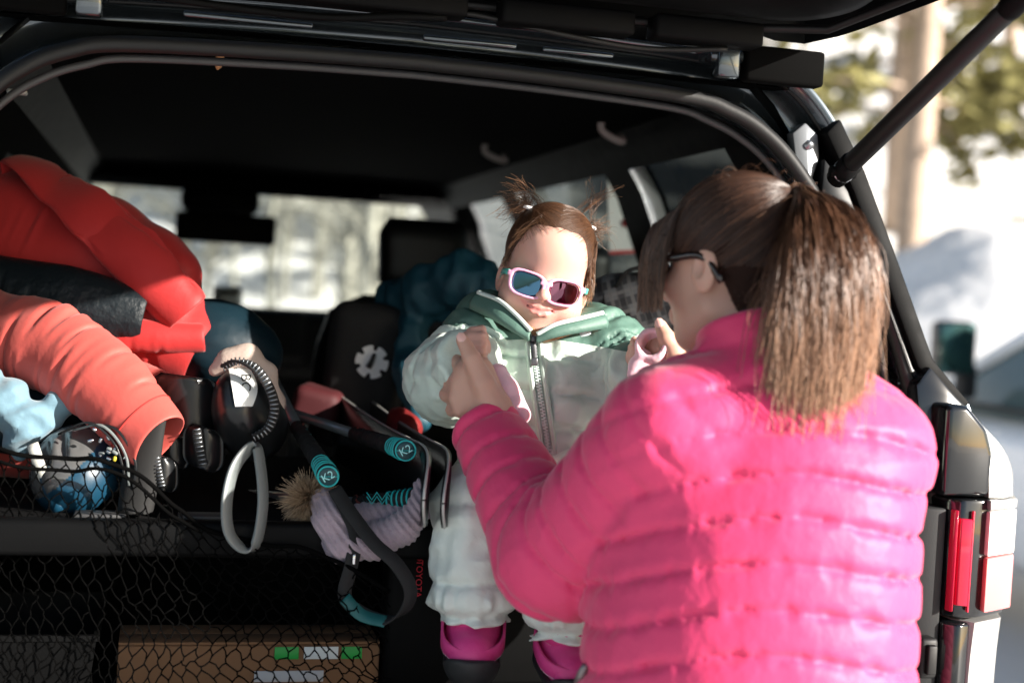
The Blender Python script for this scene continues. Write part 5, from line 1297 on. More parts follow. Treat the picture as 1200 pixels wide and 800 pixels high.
# red jacket rolled over the upper bulk
RP = [P(-110, 200, 2.42), P(-20, 232, 2.40), P(60, 256, 2.385), P(130, 285, 2.37), P(180, 302, 2.345), P(212, 314, 2.33), P(234, 322, 2.325)]
rj = thing('ski_jacket', 'red ski jacket heaped on top of the pile around a black quilted garment', 'jacket', tuple(P(90, 330, 2.36)))
garment(RP, [.088, .094, .100, .102, .088, .070, .040], .95, 'jacket_body', 2, UP, rj, M['red'], 96, 84, 1.06, 1.30, pile_up, bend=.05)
garment([P(10, 215, 2.40), P(85, 212, 2.34), P(165, 252, 2.285), P(222, 312, 2.27)], [.030, .038, .046, .042], .5, 'sleeve', 5, unit(CU+CR*.4), rj, M['red'], 54, 34, 1.05, 1.25, lambda p: pile_up(p)-.025, tether=.010)
garment([P(-70, 318, 2.27), P(60, 328, 2.262), P(170, 338, 2.262), P(240, 342, 2.28)], [.026, .028, .028, .022], .6, 'jacket_hem', 7, UP, rj, M['red'], 60, 26, 1.04, 1.10, lambda p: pile_up(p)-.01, tether=.012)
# coral jacket: body plus two sleeves
S1 = [P(-30, 372, 2.20), P(45, 380, 2.13), P(115, 422, 2.06), P(186, 494, 2.00)]
S2 = [P(70, 375, 2.32), P(120, 366, 2.25), P(172, 370, 2.21), P(230, 382, 2.18)]
cj = thing('ski_jacket', 'coral ski jacket under the red one with sleeves hanging toward the opening', 'jacket', tuple(P(90, 470, 2.2)))
garment([P(-120, 395, 2.28), P(-40, 400, 2.27), P(50, 415, 2.26), P(125, 440, 2.25)], [.10, .105, .095, .06], .8, 'jacket_body', 4, UP, cj, M['coral'], 70, 64, 1.06, 1.28, pile_low, bend=.05)
A1, _o = garment(S1, [.060, .063, .060, .056, .046], .55, 'sleeve', 3, unit(CR*.75+CU*.66), cj, M['coral'], 66, 44, 1.10, 1.24, tether=.013, g=.00035, bend=.075, amp=.014, press=.0002)
A2, _o = garment(S2, [.040, .048, .044, .036], .6, 'sleeve', 9, unit(CU+CR*.2), cj, M['coral'], 50, 36, 1.04, 1.28)
for A, k in ((A1, 59), (A2, 45)):
    part('cuff_seam', tube(A[k]+0*A[k], .0012, 5, closed=True), mat('seam_red', (.42, .03, .025), .7), cj)
garment([P(174, 480, 2.01), P(164, 496, 1.995), P(160, 510, 1.985), P(166, 526, 1.98)], [.030, .030, .024, .016], .5, 'cuff_lining', 11, CR, cj, mat('lining_black', (.010, .010, .010), .8), 44, 34, 1.14, 1.4, lambda p: p[:, 2]-SH-.004, tether=.006, press=.0001)
# ------------------------------------------------------------------ gear in the cargo bay
def sdf_thing(name, fn, c, r, h, m, par=None, it=1, wr=None):
    c = np.asarray(c, float); r = np.asarray(r, float); V, F = sdf_mesh(fn, c-r, c+r, h)
    if wr: V = wrinkle(V, F, **wr)
    elif it: V = relax(V, F, it, .4)
    o = part(name, (V, F), m, par)
    if wr: sm = o.modifiers.new('smooth', 'SUBSURF'); sm.levels = 1; sm.render_levels = 1
    return o
M['red'] = mat('red_shell', (.70, .040, .040), .58, sheen=.15, bump=(70, .5, .003, 5), bump2=(20, .45, .008, 3), spec=.35)
M['coral'] = mat('coral_shell', (.76, .085, .065), .58, sheen=.15, bump=(70, .5, .003, 5), bump2=(20, .45, .008, 3), spec=.35)
M['blackpuff'] = mat('black_quilt', (.006, .010, .013), .5, bump=(55, .7, .006, 3), spec=.3)
M['navy'] = mat('navy_nylon', (.003, .016, .025), .5, bump=(30, .3, .004, 4))
M['paleblue'] = mat('pale_blue_fleece', (.13, .23, .29), .8, sheen=.3, bump=(120, .4, .002))
M['blackcloth'] = mat('black_cloth', (.012, .012, .012), .8, bump=(120, .4, .002))
M['blackgloss'] = mat('black_gloss_plastic', (.008, .009, .010), .28, bump=(40, .1, .002))
M['grey'] = mat('grey_rubber', (.16, .18, .18), .45)
M['teal'] = mat('teal_rubber', (.02, .42, .42), .4); M['tealdark'] = mat('dark_teal_rubber', (.01, .10, .10), .5)
def folds(p, a, lam, A, s=0.0):
    A = unit(A); B = unit(np.cross(A, _f)); pa, pb = p@A.astype(np.float32), p@B.astype(np.float32)
    w = 1.3*pn(p*7+s); tri = lambda u: np.abs(2*(u-np.floor(u))-1)
    m = np.clip(.55+1.6*pn(p*5+s+2), .05, 1.3); n = np.clip(.55+1.6*pn(p*6+s+5), .05, 1.3)
    return a*(m*(1-tri(pa/lam+.55*pb/lam+w))**1.4+.8*n*(1-tri(.8*pa/lam-.75*pb/lam+1.3*pn(p*6+s+9)))**1.4-.5)
def crumple(p, a, f, s=0.0): return a*(ridge(p*np.array([f, f, f*.8])+s)-.5)+a*.5*(ridge(p*np.array([f*2.1, f*1.6, f*2.1])+s+3)-.5)
qv = thing('quilted_vest', 'black quilted vest bundled into the red jacket', 'vest', tuple(P(60, 310, 2.25)))
def ahead(p): return pile_up(p)-.030
garment([P(-190, 262, 2.29), P(-60, 262, 2.268), P(80, 264, 2.255), P(140, 270, 2.255), P(172, 278, 2.26)], [.066, .072, .070, .058, .026], .62, 'vest_body', 21, UP, qv, M['blackpuff'], 80, 60, 1.05, 1.22, ahead, bend=.03, amp=.010)
# dark stuff sack
def sack(p): return ell(p, P(258, 406, 2.38), (.106, .08, .074), rotm('Y', .25))-crumple(p, .004, 9, 1)-.008*pn(p*9)
o = sdf_thing('stuff_sack', sack, P(258, 402, 2.36), (.15, .13, .12), .0075, M['navy'], wr=dict(ex=1.06, bend=.14, it=120, tether=.008, amp=.003)); tag(o, 'plump dark navy stuff sack behind the coral sleeve', 'bag')
# dark garment between coral jacket and helmet, pale blue hood
def navyg(p): return smin(ell(p, P(75, 478, 2.14), (.09, .05, .035)), ell(p, P(20, 500, 2.16), (.09, .06, .04)), .03)-crumple(p, .006, 14, 6)
o = sdf_thing('fleece', navyg, P(50, 490, 2.15), (.16, .10, .08), .005, M['navy']); tag(o, 'dark navy fleece squeezed under the coral jacket', 'fleece')
def pale(p):
    d = smin(chain(p, [P(-20, 440, 2.06), P(8, 470, 2.05), P(26, 500, 2.045), P(22, 530, 2.05)], [.020, .026, .022, .012], .02), chain(p, [P(18, 510, 2.045), P(45, 490, 2.05), P(72, 472, 2.06), P(78, 462, 2.065)], [.016, .018, .014, .006], .02), .015)
    return d-crumple(p, .004, 16, 8)-folds(p, .006, .035, CU, 3)
o = sdf_thing('fleece_hood', pale, P(25, 485, 2.05), (.10, .07, .08), .0055, M['paleblue'], wr=dict(ex=1.10, bend=.14, it=120, tether=.008, amp=.003)); tag(o, 'pale blue fleece hood spilling over the net edge', 'hood')
# helmet
HEC = P(92, 552, 2.05); hel = thing('ski_helmet', 'blue and black ski helmet lying under the cargo net', 'helmet', tuple(HEC-UP*.07))
M['helm_blue'] = mat('blue_helmet', (.006, .040, .075), .35, coat=.3); M['helm_grey'] = mat('smoke_helmet', (.09, .09, .09), .25, coat=.5)
Rh = rotm('Y', -.5)@rotm('X', .3)
def shellf(p):
    q = (p-HEC.astype(np.float32))@Rh.astype(np.float32); d = ell(q, (0, 0, 0), (.068, .082, .066)); d = smax(d, -ell(q, (0, .01, -.03), (.056, .07, .06)), .004)
    for x in (-.036, -.012, .012, .036): d = smax(d, -cap(q, (x, -.055, .045), (x*1.25, -.01, .07), .006, .008), .004)
    return d
V, F = sdf_mesh(shellf, HEC-.11, HEC+.11, .0032); V = relax(V, F, 1, .4); q = (V[F].mean(1)-HEC)@Rh; top_ = q[:, 2] > .018+.25*q[:, 0]
part('shell', submesh(V, F, ~top_), M['helm_blue'], hel); part('crown_panel', submesh(V, F, top_), M['helm_grey'], hel)
for k, (x, y) in enumerate(((46, 545), (58, 575))):
    part('stripe', ribbon(spline([P(x-8, y-25, 1.985), P(x, y, 1.98), P(x+10, y+24, 1.985)], 10), .016, .004, side=CR), mat('pale_stripe', (.55, .55, .50), .4) if k == 0 else M['helm_blue'], hel)
for i in range(14):
    a = r_.uniform(.4, 1); c = P(96+52*a+r_.normal(0, 5), 488+62*a+r_.normal(0, 9), 2.0-.03*r_.random())
    part('buckle', join(rbox(c, (.006+.005*r_.random(), .004, .005), .002, 2, rotm('Y', r_.uniform(0, 3)))), M['chrome'] if i % 4 else (M['grey'] if i else mat('yellow_clip', (.5, .40, .04), .4)), hel)
for k in range(3):
    part('strap', ribbon(spline([P(70+18*k, 508-5*k, 2.0), P(105+16*k, 495+4*k, 1.985), P(135+12*k, 520+10*k, 1.985), P(148+4*k, 560+8*k, 1.99)], 20), .010, .003, side=_f), M['blackgloss'] if k != 1 else M['grey'], hel)
# snowboard bindings
def binding(cx, cy, d, s, label):
    b = thing('snowboard_binding', label, 'binding', tuple(P(cx, cy+50*s, d)))
    def plate(x0, y0, x1, y1, dd, bow, th, m, name, rad=.35):
        rows = []
        for u in np.linspace(0, 1, 14):
            w = (1-abs(2*u-1)**5*rad); rows.append([P(cx+s*(x0+(x1-x0)*(.5+(v-.5)*w)), cy+s*(y0+(y1-y0)*u+8*(v-.5)), d+dd+bow*((2*v-1)**2)) for v in np.linspace(0, 1, 10)])
        R_ = np.array(rows); V1, F1 = sheet(R_); V2 = V1+_f*th; n = len(V1); r, c = R_.shape[:2]
        e = list(range(c))+[i*c+c-1 for i in range(1, r)]+[(r-1)*c+i for i in range(c-2, -1, -1)]+[i*c for i in range(r-2, 0, -1)]
        return part(name, (np.concatenate([V1, V2]), [tuple(f) for f in F1]+[tuple(f[::-1]+n) for f in F1]+[(e[i], e[(i+1) % len(e)], e[(i+1) % len(e)]+n, e[i]+n) for i in range(len(e))]), m, b)
    plate(-42, -52, 42, 20, 0, .03, .006, M['blackgloss'], 'highback')
    plate(-2, 8, 46, 58, -.03, .02, .008, M['blackgloss'], 'heel_cup', .5)
    plate(-42, 18, 6, 54, -.012, .02, .008, M['blackgloss'], 'base_plate', .3)
    st = part('ladder_strap', ribbon(spline([P(cx+s*14, cy+s*12, d-.042), P(cx+s*17, cy+s*30, d-.046), P(cx+s*22, cy+s*52, d-.044)], 12), .014*s, .003, side=CR), M['blackcloth'], b)
    for q_ in resample(spline([P(cx+s*14, cy+s*12, d-.045), P(cx+s*17, cy+s*30, d-.049), P(cx+s*22, cy+s*52, d-.047)], 20), 9):
        part('strap_tooth', ribbon(np.array([q_-CR*.0055*s, q_+CR*.0055*s+CU*.002]), .0018, .003, side=CU), M['metal'], st)
binding(216, 492, 2.06, 1.0, 'black snowboard binding with toothed strap beside the boot')
binding(172, 528, 2.04, .8, 'black snowboard binding half hidden below the coral cuff')
# snowboard boot
BC = P(287, 478, 2.08); bt_ = thing('snowboard_boot', 'black snowboard boot with white tongue patch and beige cuff', 'boot', tuple(BC-UP*.08))
def sboot(p):
    d = ell(p, BC, (.046, .075, .062), rotm('Y', -.25)); d = smin(d, ell(p, P(300, 500, 2.11), (.045, .07, .05)), .03); return d-.003*pn(p*25)
part('boot_shell', sdf_mesh(sboot, BC-.12, BC+.13, .004), M['blackgloss'], bt_)
M['beige'] = mat('beige_lining', (.42, .33, .28), .8, bump=(120, .4, .002))
CF = [P(252, 434, 2.075), P(268, 422, 2.075), P(290, 418, 2.075), P(312, 436, 2.085), P(323, 470, 2.095), P(322, 505, 2.10), P(308, 528, 2.10)]
def cuff_f(p): return chain(p, CF, [.008, .014, .016, .012, .010, .012, .008], .015)-.0025*pn(p*28)-.0015*ridge(p*40)
part('cuff', sdf_mesh(cuff_f, P(290, 475, 2.07)-.11, P(290, 475, 2.07)+.11, .004), M['beige'], bt_)
arc = spline([P(262, 430, 2.035), P(280, 423, 2.022), P(300, 432, 2.012), P(316, 455, 2.008), P(322, 480, 2.01), P(314, 502, 2.015), P(298, 512, 2.02)], 60)
stp = part('power_strap', ribbon(arc, .014, .004, side=_f*.5+CR), M['blackcloth'], bt_)
for q_, t_ in zip(resample(arc, 30), np.gradient(resample(arc, 30), axis=0)):
    n_ = unit(np.cross(unit(t_), _f)); part('strap_rib', ribbon(np.array([q_-n_*.006-_f*.004, q_+n_*.006-_f*.004]), .0018, .0016, side=unit(t_)), mat('rib_grey', (.5, .5, .5), .5) if q_ is None else M['metal'], stp)
pr_ = []
for v in np.linspace(0, 1, 14):
    pr_.append([cast(sboot, 268+8*v+(24+8*math.sin(v*3.14)-4*v)*u_, 430+46*v, 1.9, 2.2)-_f*.0025 for u_ in np.linspace(0, 1, 10)])
patch = part('tongue_patch', sheet(pr_), mat('white_patch', (.78, .79, .76), .5), bt_)
pm = np.array(pr_[6][5]); part('patch_lettering', text('BC', .020, basis(-CU, CR, -_f, pm-_f*.003+CU*.004)), M['blackcloth'], patch, smooth=False)
part('patch_line', tube(spline([pm-_f*.004+CR*x+CU*y for x, y in ((-.004, -.006), (.004, -.010), (-.002, -.016), (.006, -.018))], 14), .0006, 5), M['blackcloth'], patch)
# hanging loop strap
lp = spline([P(298, 522, 1.985), P(276, 546, 1.96), P(266, 585, 1.945), P(268, 622, 1.94), P(284, 642, 1.945), P(300, 636, 1.955), P(308, 590, 1.965), P(305, 545, 1.98)], 60, closed=True)
o = part('strap_loop', ribbon(lp, .020, .004, closed=True, side=_f+CR*.55), M['grey']); tag(o, 'grey rubber strap loop hanging over the shelf edge', 'strap')
# ski poles
def pole(tail, grip0, end, label, capv, disc=True, r=.0155):
    t = thing('ski_pole', label, 'ski pole', tuple((np.asarray(tail)+np.asarray(end))/2))
    ax = unit(end-grip0); L = np.linalg.norm(end-grip0)
    part('shaft', tube(np.array([tail, grip0]), [.006, .0085], 12), mat('pole_shaft', (.30, .33, .34), .3, .7), t)
    n = 30; s = np.linspace(0, 1, n)
    g = part('grip', tube(grip0+ax*L*s[:, None], .0105+.0035*s+.0012*np.sin(s*60), 16), M['blackcloth'], t)
    for k in range(5):
        c = end-ax*(.008+.0085*k); part('grip_ring', tube(np.array([c+(.0148-.0006*k)*(math.cos(a)*unit(np.cross(ax, UP))+math.sin(a)*unit(np.cross(ax, np.cross(ax, UP)))) for a in np.linspace(0, 6.283, 21)[:-1]]), .0016, 6, closed=True), M['teal'], g)
    for k in range(4):
        c = grip0+ax*L*(.08+.12*k); nn = unit(np.cross(ax, _f)); part('grip_band', ribbon(spline([c+nn*.011-ax*.006, c-_f*.0125, c-nn*.011+ax*.006], 9), .005, .002, side=ax), mat('rust_band', (.25, .05, .04), .5) if k == 0 else M['tealdark'], g)
    if disc:
        cpv = unit(capv); e = end+ax*.004; X = unit(CR-cpv*(CR@cpv)); Y = np.cross(cpv, X)
        part('pole_cap', lathe([(0, .006), (r*.8, .005), (r, .002), (r, -.006), (r*.7, -.010)], e, cpv, 28), mat('cap_slate', (.02, .06, .07), .35), t)
        part('cap_ring', tube(np.array([e+cpv*.005+r*.92*(math.cos(a)*X+math.sin(a)*Y) for a in np.linspace(0, 6.283, 29)[:-1]]), .0014, 6, closed=True), M['teal'], t)
        part('cap_cross', tube(np.array([e+cpv*.006-r*.9*X, e+cpv*.0065+r*.9*X]), .0006, 5), M['teal'], t)
        part('cap_lettering', text('K2', .016, basis(X*math.cos(.5)+Y*math.sin(.5), Y*math.cos(.5)-X*math.sin(.5), cpv, e+cpv*.0072)), mat('cap_letter', (.35, .75, .75), .4), t, smooth=False)
    return t
toC = -_f
pA = pole(P(300, 400, 2.75), P(348, 500, 2.17), P(384, 556, 2.0), 'black ski pole with teal ringed grip above the fur pompom', toC+CR*.05-CU*.1)
pB = pole(P(250, 452, 2.8), P(415, 508, 2.22), P(474, 527, 2.04), 'black ski pole whose teal capped grip rests beside the ski tips', toC+CR*.1)
pC = pole(P(250, 575, 2.4), P(416, 589, 2.06), P(488, 584, 2.02), 'ski pole with teal patterned grip lying across the lilac hat', CR, disc=False)
zz = [P(430+6*k, 586+(4 if k % 2 else -5), 2.028) for k in range(10)]
for off in (0, .006): part('grip_pattern', tube(np.array(zz)-_f*.004+CU*off, .0011, 5), M['teal'], pC)
sa = [P(392, 572, 1.985), P(412, 602, 1.965), P(438, 636, 1.95), P(464, 660, 1.945), P(481, 690, 1.945), P(474, 715, 1.95), P(452, 726, 1.955), P(424, 718, 1.955), P(404, 698, 1.955), P(411, 664, 1.965), P(417, 628, 1.975), P(406, 598, 1.982), P(394, 576, 1.99)]
part('wrist_strap', ribbon(spline(sa, 90), .020, .0028, side=_f*.45+CR*.8+CU*.35), M['blackcloth'], pA)
part('strap_pad', ribbon(spline([q_-_f*.003-CU*.002 for q_ in sa[6:9]], 20), .018, .003, side=_f*.45+CR*.8+CU*.35), M['tealdark'], pA)
part('strap_buckle', rbox(P(415, 655, 1.962), (.004, .006, .014), .001), M['chrome'], pA)
# knit hat
M['lilac'] = mat('lilac_knit', (.36, .28, .32), .9, sheen=.3, bump=(260, .8, .003))
hat = thing('knit_hat', 'lilac ribbed knit hat with tan fur pompom on the shelf edge', 'hat', tuple(P(420, 640, 2.0)))
HP = [P(380, 588, 2.02), P(388, 612, 2.0), P(402, 640, 1.99), P(440, 634, 2.0), P(472, 618, 2.0), P(492, 596, 2.005), P(493, 570, 2.02)]
def hatf(p):
    d = chain(p, HP, [.020, .024, .022, .024, .022, .017, .011], .012); d2 = chain(p, [P(384, 610, 2.03), P(430, 612, 2.035), P(485, 600, 2.03)], [.02, .024, .016], .02)
    d = smin(d, d2, .008)
    s = np.zeros(len(p), np.float32); best = np.full(len(p), 1e3, np.float32); acc = 0.0
    for i in range(len(HP)-1):
        e = cap(p, HP[i], HP[i+1], .02, .02); L = np.linalg.norm(HP[i+1]-HP[i]); t = np.clip(capt(p, HP[i], HP[i+1]), 0, 1)
        s = np.where(e < best, acc+t*L, s); best = np.minimum(e, best); acc += L
    ang = (p@CU.astype(np.float32))*900 if False else 0
    q = p@np.stack([CR, CU, _f], 1).astype(np.float32)
    rib = np.sin(s*0+q[:, 0]*520+q[:, 1]*420)
    return d-.0016*rib-.003*pn(p*30)
sdf_thing('knit_body', hatf, P(436, 612, 2.01), (.12, .07, .08), .0024, M['lilac'], hat, 0)
PC = P(362, 584, 2.03); N = 2600; D = r_.normal(size=(N, 3)); D /= np.linalg.norm(D, axis=1)[:, None]; t = np.linspace(0, 1, 6)
Lh = r_.uniform(.026, .042, N); pth = PC+D[:, None]*(Lh[:, None]*t[None])[..., None]+(r_.normal(0, .006, (N, 1, 3))-UP*.005)*(t**2)[None, :, None]
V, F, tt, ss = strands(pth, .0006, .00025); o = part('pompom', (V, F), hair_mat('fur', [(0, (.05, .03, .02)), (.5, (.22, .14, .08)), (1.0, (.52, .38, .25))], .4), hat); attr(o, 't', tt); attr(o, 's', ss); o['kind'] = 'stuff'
M['ski_edge'] = mat('ski_edge', (.50, .50, .47), .4, .2)
# pair of skis on edge
def ski(tip, tail, w, label, m):
    ax = unit(tip-tail); upv = unit(UP-ax*(ax@UP)); nrm = np.cross(ax, upv); L = np.linalg.norm(tip-tail); t = thing('ski', label, 'ski', tuple((tip+tail)/2))
    s = 1-(1-np.linspace(0, 1, 60))**2.2; prof = []
    for u in s:
        wv_ = w*(1-.12*math.sin(math.pi*u)) if u < .82 else w*.93*math.sqrt(max(.0, 1-((u-.82)/.18)**2.2)); prof.append((u, max(wv_, .002)))
    def rings(th, sc): return [[tail+ax*(L*u)+upv*(a*ww/2*sc)+nrm*(b*th+(.030*max(0, (u-.80)/.20)**2)) for a, b in ((-1, -1), (1, -1), (1, 1), (-1, 1))] for u, ww in prof]
    o = part('ski_core', loft(rings(.0045, 1.0)), m, t)
    for sg_ in (-1, 1):
        e = np.array([tail+ax*(L*u)+upv*(sg_*ww/2)+nrm*(.030*max(0, (u-.80)/.20)**2) for u, ww in prof]); part('steel_edge', tube(e, .0022, 6), M['ski_edge'], t)
    return t
ski(P(522, 586, 1.905), P(395, 500, 2.65), .118, 'black ski on its edge nearer the lilac hat, white steel rim', M['blackgloss'])
ski(P(545, 590, 1.915), P(430, 505, 2.7), .122, 'black ski on its edge against the toddler leg', M['blackgloss'])
# mittens in the two pairs of hands
M['mitten'] = mat('pale_pink_mitten', (.86, .56, .64), .7, sheen=.5, sub=.3, bump=(150, .3, .002))
def mit1(p): return smin(chain(p, [P(584, 436, 2.02), P(592, 458, 2.015), P(606, 482, 2.01)], [.013, .019, .017], .01), cap(p, P(603, 475, 2.0), P(612, 486, 2.0), .012, .012), .008)-.002*pn(p*60)
o = sdf_thing('mitten', mit1, P(596, 460, 2.015), (.05, .05, .06), .0025, M['mitten']); tag(o, 'pale pink mitten held beside the thumb of the woman', 'mitten')
rc_ = P(766, 406, 2.005)
def mit2(p):
    ax_ = unit(np.array([-.35, -.75, .35])).astype(np.float32); q = p-rc_.astype(np.float32); h = q@ax_; rr = np.linalg.norm(q-h[:, None]*ax_, axis=1)
    d = smax(np.abs(rr-.021)-.0045, np.abs(h)-.013, .004); d = smin(d, chain(p, [P(757, 418, 2.01), P(748, 428, 2.005), P(740, 438, 2.0)], [.010, .012, .007], .01), .008); return d-.0015*pn(p*70)
o = sdf_thing('mitten', mit2, rc_, (.06, .06, .06), .0025, M['mitten']); tag(o, 'open pale pink mitten being pulled onto the toddler hand near the plaid backpack', 'mitten')
# ------------------------------------------------------------------ things deeper in the car
def plaid():
    m = mat('plaid', (.20, .21, .22), .75); nt = m.node_tree; b = nt.nodes['Principled BSDF']; tc = nt.nodes.new('ShaderNodeTexCoord'); prev = None
    mp = nt.nodes.new('ShaderNodeMapping'); mp.inputs['Rotation'].default_value = (0, .35, .2); nt.links.new(tc.outputs['Object'], mp.inputs[0])
    for ax, sc, col, th in (('X', 9, (.03, .03, .035), .35), ('Z', 9, (.03, .03, .035), .35), ('X', 9, (.26, .26, .26), .93), ('Z', 9, (.26, .26, .26), .93), ('X', 27, (.18, .18, .18), .95)):
        w = nt.nodes.new('ShaderNodeTexWave'); w.wave_type = 'BANDS'; w.bands_direction = ax; w.inputs['Scale'].default_value = sc; w.inputs['Distortion'].default_value = .4
        nt.links.new(mp.outputs[0], w.inputs['Vector']); g = nt.nodes.new('ShaderNodeMath'); g.operation = 'GREATER_THAN' if th > .5 else 'LESS_THAN'; g.inputs[1].default_value = th; nt.links.new(w.outputs['Fac'], g.inputs[0])
        g2 = nt.nodes.new('ShaderNodeMath'); g2.operation = 'MULTIPLY'; g2.inputs[1].default_value = .75; nt.links.new(g.outputs[0], g2.inputs[0])
        mx = nt.nodes.new('ShaderNodeMix'); mx.data_type = 'RGBA'; nt.links.new(g2.outputs[0], mx.inputs[0])
        if prev: nt.links.new(prev, mx.inputs[6])
        else: mx.inputs[6].default_value = (.20, .21, .22, 1)
        mx.inputs[7].default_value = (*col, 1); prev = mx.outputs[2]
    nt.links.new(prev, b.inputs['Base Color']); return m
bp = thing('backpack', 'grey plaid backpack standing behind the toddler', 'backpack', tuple(P(745, 470, 2.5)))
def bpf(p):
    d = sbox(p, P(748, 410, 2.52), (.095, .07, .135), .055, rotm('Y', -.12)); return d-.006*pn(p*10)-.003*ridge(p*12)
sdf_thing('pack_body', bpf, P(748, 410, 2.52), (.16, .13, .19), .006, plaid(), bp)
part('pack_handle', ribbon(spline([P(722, 335, 2.46), P(735, 318, 2.45), P(755, 314, 2.45), P(770, 326, 2.46)], 20), .022, .006, side=_f), M['blackcloth'], bp)
for dx in (0, 26): part('pack_strap', ribbon(spline([P(712+dx, 345, 2.455), P(706+dx, 385, 2.44), P(712+dx, 430, 2.44)], 14), .014, .004, side=CR), M['blackcloth'], bp)
# black bag with a white daisy disc, teal jacket over the seat
bg_ = thing('duffel_bag', 'black padded bag with a white daisy shaped zip disc', 'bag', tuple(P(430, 520, 2.7)))
def bgf(p): return sbox(p, P(428, 440, 2.72), (.075, .07, .14), .035, rotm('Y', .08))-.005*pn(p*12)
sdf_thing('bag_body', bgf, P(428, 440, 2.72), (.13, .12, .18), .007, M['blackcloth'], bg_)
dz = cast(bgf, 436, 424, 2.4, 2.9)-_f*.006; dv = []
for a in np.linspace(0, 2*math.pi, 84, endpoint=False):
    rr = .031*(1.0 if abs(((a*6/(2*math.pi)+.25) % 1)-.5) > .13 else .70); dv.append(dz+rr*(math.cos(a)*CR+math.sin(a)*CU))
part('daisy_disc', prism(dv, (0, 0, 0), _f*.004), mat('white_plastic', (.82, .82, .82), .5), bg_, smooth=False)
part('zip_pull', tube(np.array([dz-_f*.004-CU*.010-CR*.006, dz-_f*.006+CU*.002+CR*.001, dz-_f*.006+CU*.016+CR*.006]), [.006, .005, .0035], 8), M['blackgloss'], bg_)
M['tealcloth'] = mat('teal_cloth', (.006, .050, .075), .6, bump=(40, .4, .004))
def tj(p): return smin(chain(p, [P(462, 350, 2.72), P(505, 342, 2.66), P(545, 330, 2.62), P(575, 345, 2.6)], [.03, .045, .045, .04], .03), chain(p, [P(484, 370, 2.66), P(482, 430, 2.62), P(490, 490, 2.58)], [.022, .025, .02], .02), .02)-crumple(p, .010, 11, 5)
o = sdf_thing('teal_jacket', tj, P(515, 405, 2.64), (.17, .12, .19), .0075, M['tealcloth'], wr=dict(ex=1.13, bend=.12, it=150, tether=.006, amp=.004)); tag(o, 'dark teal jacket draped between the seat and the toddler', 'jacket')
def redbag(p): return sbox(p, P(372, 475, 2.62), (.045, .05, .035), .02, rotm('Y', .2))-.003*pn(p*20)
o = sdf_thing('pouch', redbag, P(372, 475, 2.62), (.09, .09, .08), .005, mat('dark_red_cloth', (.05, .004, .006), .7)); tag(o, 'small dark red pouch behind the ski pole shafts', 'pouch')
def redcl(p): return smin(ell(p, P(474, 500, 2.42), (.032, .04, .026)), ell(p, P(465, 485, 2.45), (.015, .03, .012)), .02)-.004*pn(p*30)
o = sdf_thing('mitten_bag', redcl, P(474, 498, 2.42), (.06, .07, .06), .004, mat('red_cloth', (.16, .006, .006), .7)); tag(o, 'bright red cloth bundle behind the teal pole grip', 'cloth')
# cardboard box and dark tray under the shelf
bx0, bx1 = cp(138, 770, .10), cp(442, 775, .10)
bx = thing('cardboard_box', 'flat brown cardboard box with green printed tape under the shelf', 'box', tuple(L2W((bx0[0]+bx1[0])/2, .25, .826)), YAW)
M['card'] = mat('cardboard', (.20, .105, .052), .85, var=.12, vscale=14, bump=(160, .3, .001))
cx_ = (bx0[0]+bx1[0])/2; wx = bx1[0]-bx0[0]
part('carton', rbox((0, -.115, .034), (wx, .11, .066), .003), M['card'], bx, local=True)
for y in (-.142, -.088): part('flap', rbox((0, y, .0695), (wx*.998, .052, .004), .001), M['card'], bx, local=True)
for k, (c, w_, m_) in enumerate((((.05), .035, (.02, .35, .06)), ((.10), .05, (.7, .75, .75)), ((.145), .03, (.02, .35, .06)))):
    part('printed_tape', rbox((c, -.1715, .056), (w_, .002, .018), .0005), mat('tape_%d' % k, m_, .4), bx, local=True)
part('paper_label', rbox((.055, -.1715, .022), (.10, .002, .016), .0005), mat('label_grey', (.45, .47, .5), .6), bx, local=True)
ty = thing('storage_tray', 'black plastic storage tray beside the cardboard box', 'tray', tuple(L2W(bx0[0]-.17, .22, .826)), YAW)
part('tray_wall', loft([[(x*sx*a, y*sy*a, z) for x, y in ((-1, -1), (1, -1), (1, 1), (-1, 1))] for sx, sy, a, z in ((.14, .14, .94, 0), (.14, .14, 1, .075), (.14, .14, 1.03, .075), (.14, .14, 1.03, .083), (.14, .14, .97, .083), (.14, .14, .92, .01))]), M['trim'], ty, smooth=False, local=True)
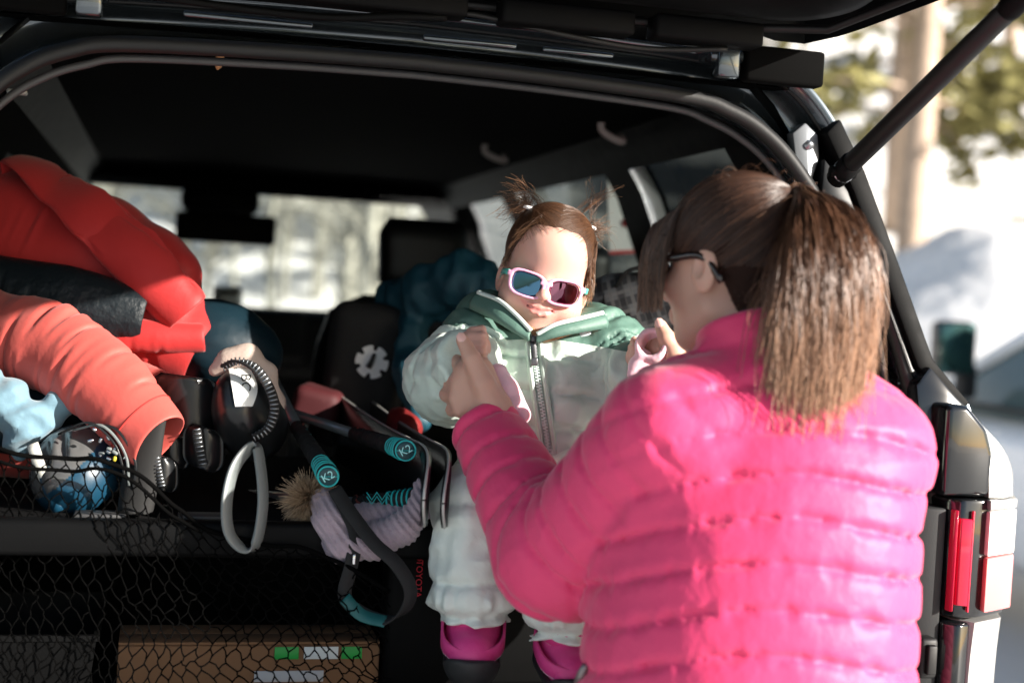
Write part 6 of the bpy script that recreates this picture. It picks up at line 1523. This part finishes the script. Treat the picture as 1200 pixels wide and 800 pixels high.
# ------------------------------------------------------------------ cargo net
M['cord'] = mat('black_net_cord', (.002, .002, .002), .9, spec=.03)
nt_ = thing('cargo_net', 'black hexagonal cargo net hanging over the bumper below the ski gear', 'net', tuple(P(200, 800, 1.9)))
top_px = [(-60, 498), (0, 522), (80, 540), (150, 556), (215, 592), (300, 632), (380, 660), (450, 690)]
tpx = spline(top_px, 60)
def netp(u, v):
    """u along the top edge 0..1, v 0 top .. 1 bottom"""
    i = u*59; x = np.interp(i, np.arange(60), tpx[:, 0]); y = np.interp(i, np.arange(60), tpx[:, 1]); xb, yb = -70+540*u, 850.0
    px = x+(xb-x)*v; py = y+(yb-y)*v; d = 1.905+.07*u+.018*math.sin(u*11+v*4)*v+.02*math.sin(math.pi*v)*math.sin(5*u+1)-.03*v
    w1, w2 = pn(np.array([[u*9, v*7, 1.5], [u*9, v*7, 8.5]])); return P(px+5*math.sin(9*v+7*u)+16*w1, py+9*math.sin(13*u+3*v)+16*w2+14*math.sin(math.pi*u)*v, d+.02*w1)
segs = []; nu, nv = 30, 17
for j in range(nv):
    for i in range(nu):
        u = (i+.5*(j % 2))/nu; v = j/nv; a = (u, v+.30/nv*0); 
        A = (u, v); Bp = (u, v+.38/nv); C1 = (u-.5/nu, v+1/nv); C2 = (u+.5/nu, v+1/nv)
        segs.append((A, Bp)); segs.append((Bp, C1)); segs.append((Bp, C2))
ms = []
for a, b in segs:
    if not (-.01 <= a[0] <= 1.01 and -.01 <= b[0] <= 1.01 and b[1] <= 1.001): continue
    p0, p1 = netp(*a), netp(*b); pm_ = (p0+p1)/2+r_.normal(0, .0016, 3); ms.append(tube(np.array([p0, pm_, p1]), [.0012, .0010, .0012], 5))
o = part('net_mesh', join(*ms), M['cord'], nt_); o['kind'] = 'stuff'
part('edge_rope', tube(np.array([netp(u, 0) for u in np.linspace(0, 1, 80)]), .0032, 8), M['cord'], nt_)
part('edge_rope', tube(np.array([netp(u, .035)-_f*.006+CU*.004*math.sin(u*20) for u in np.linspace(0, .62, 60)]), .0026, 8), M['cord'], nt_)
# red maker lettering low on the shelf support
tm = cp(491, 675, .066); sp('lettering', text('TOYOTA', .0135, basis((0, 0, -1), (1, 0, 0), (0, -1, 0), (tm[0], .0675, tm[2]-.004))), mat('red_print', (.55, .01, .03), .5), smooth=False)
sp('emblem', join(tube(np.array([(tm[0]+.0042*math.cos(a), .0672, tm[2]+.029+.0060*math.sin(a)) for a in np.linspace(0, 6.283, 21)[:-1]]), .0006, 5, closed=True), tube(np.array([(tm[0]+.0016*math.cos(a), .0672, tm[2]+.029+.0045*math.sin(a)) for a in np.linspace(0, 6.283, 17)[:-1]]), .0005, 5, closed=True), tube(np.array([(tm[0]+.0018+.0022*math.cos(a), .0672, tm[2]+.029+.0038*math.sin(a)) for a in np.linspace(0, 6.283, 17)[:-1]]), .0005, 5, closed=True)), mat('red_print_emblem', (.55, .01, .03), .5))
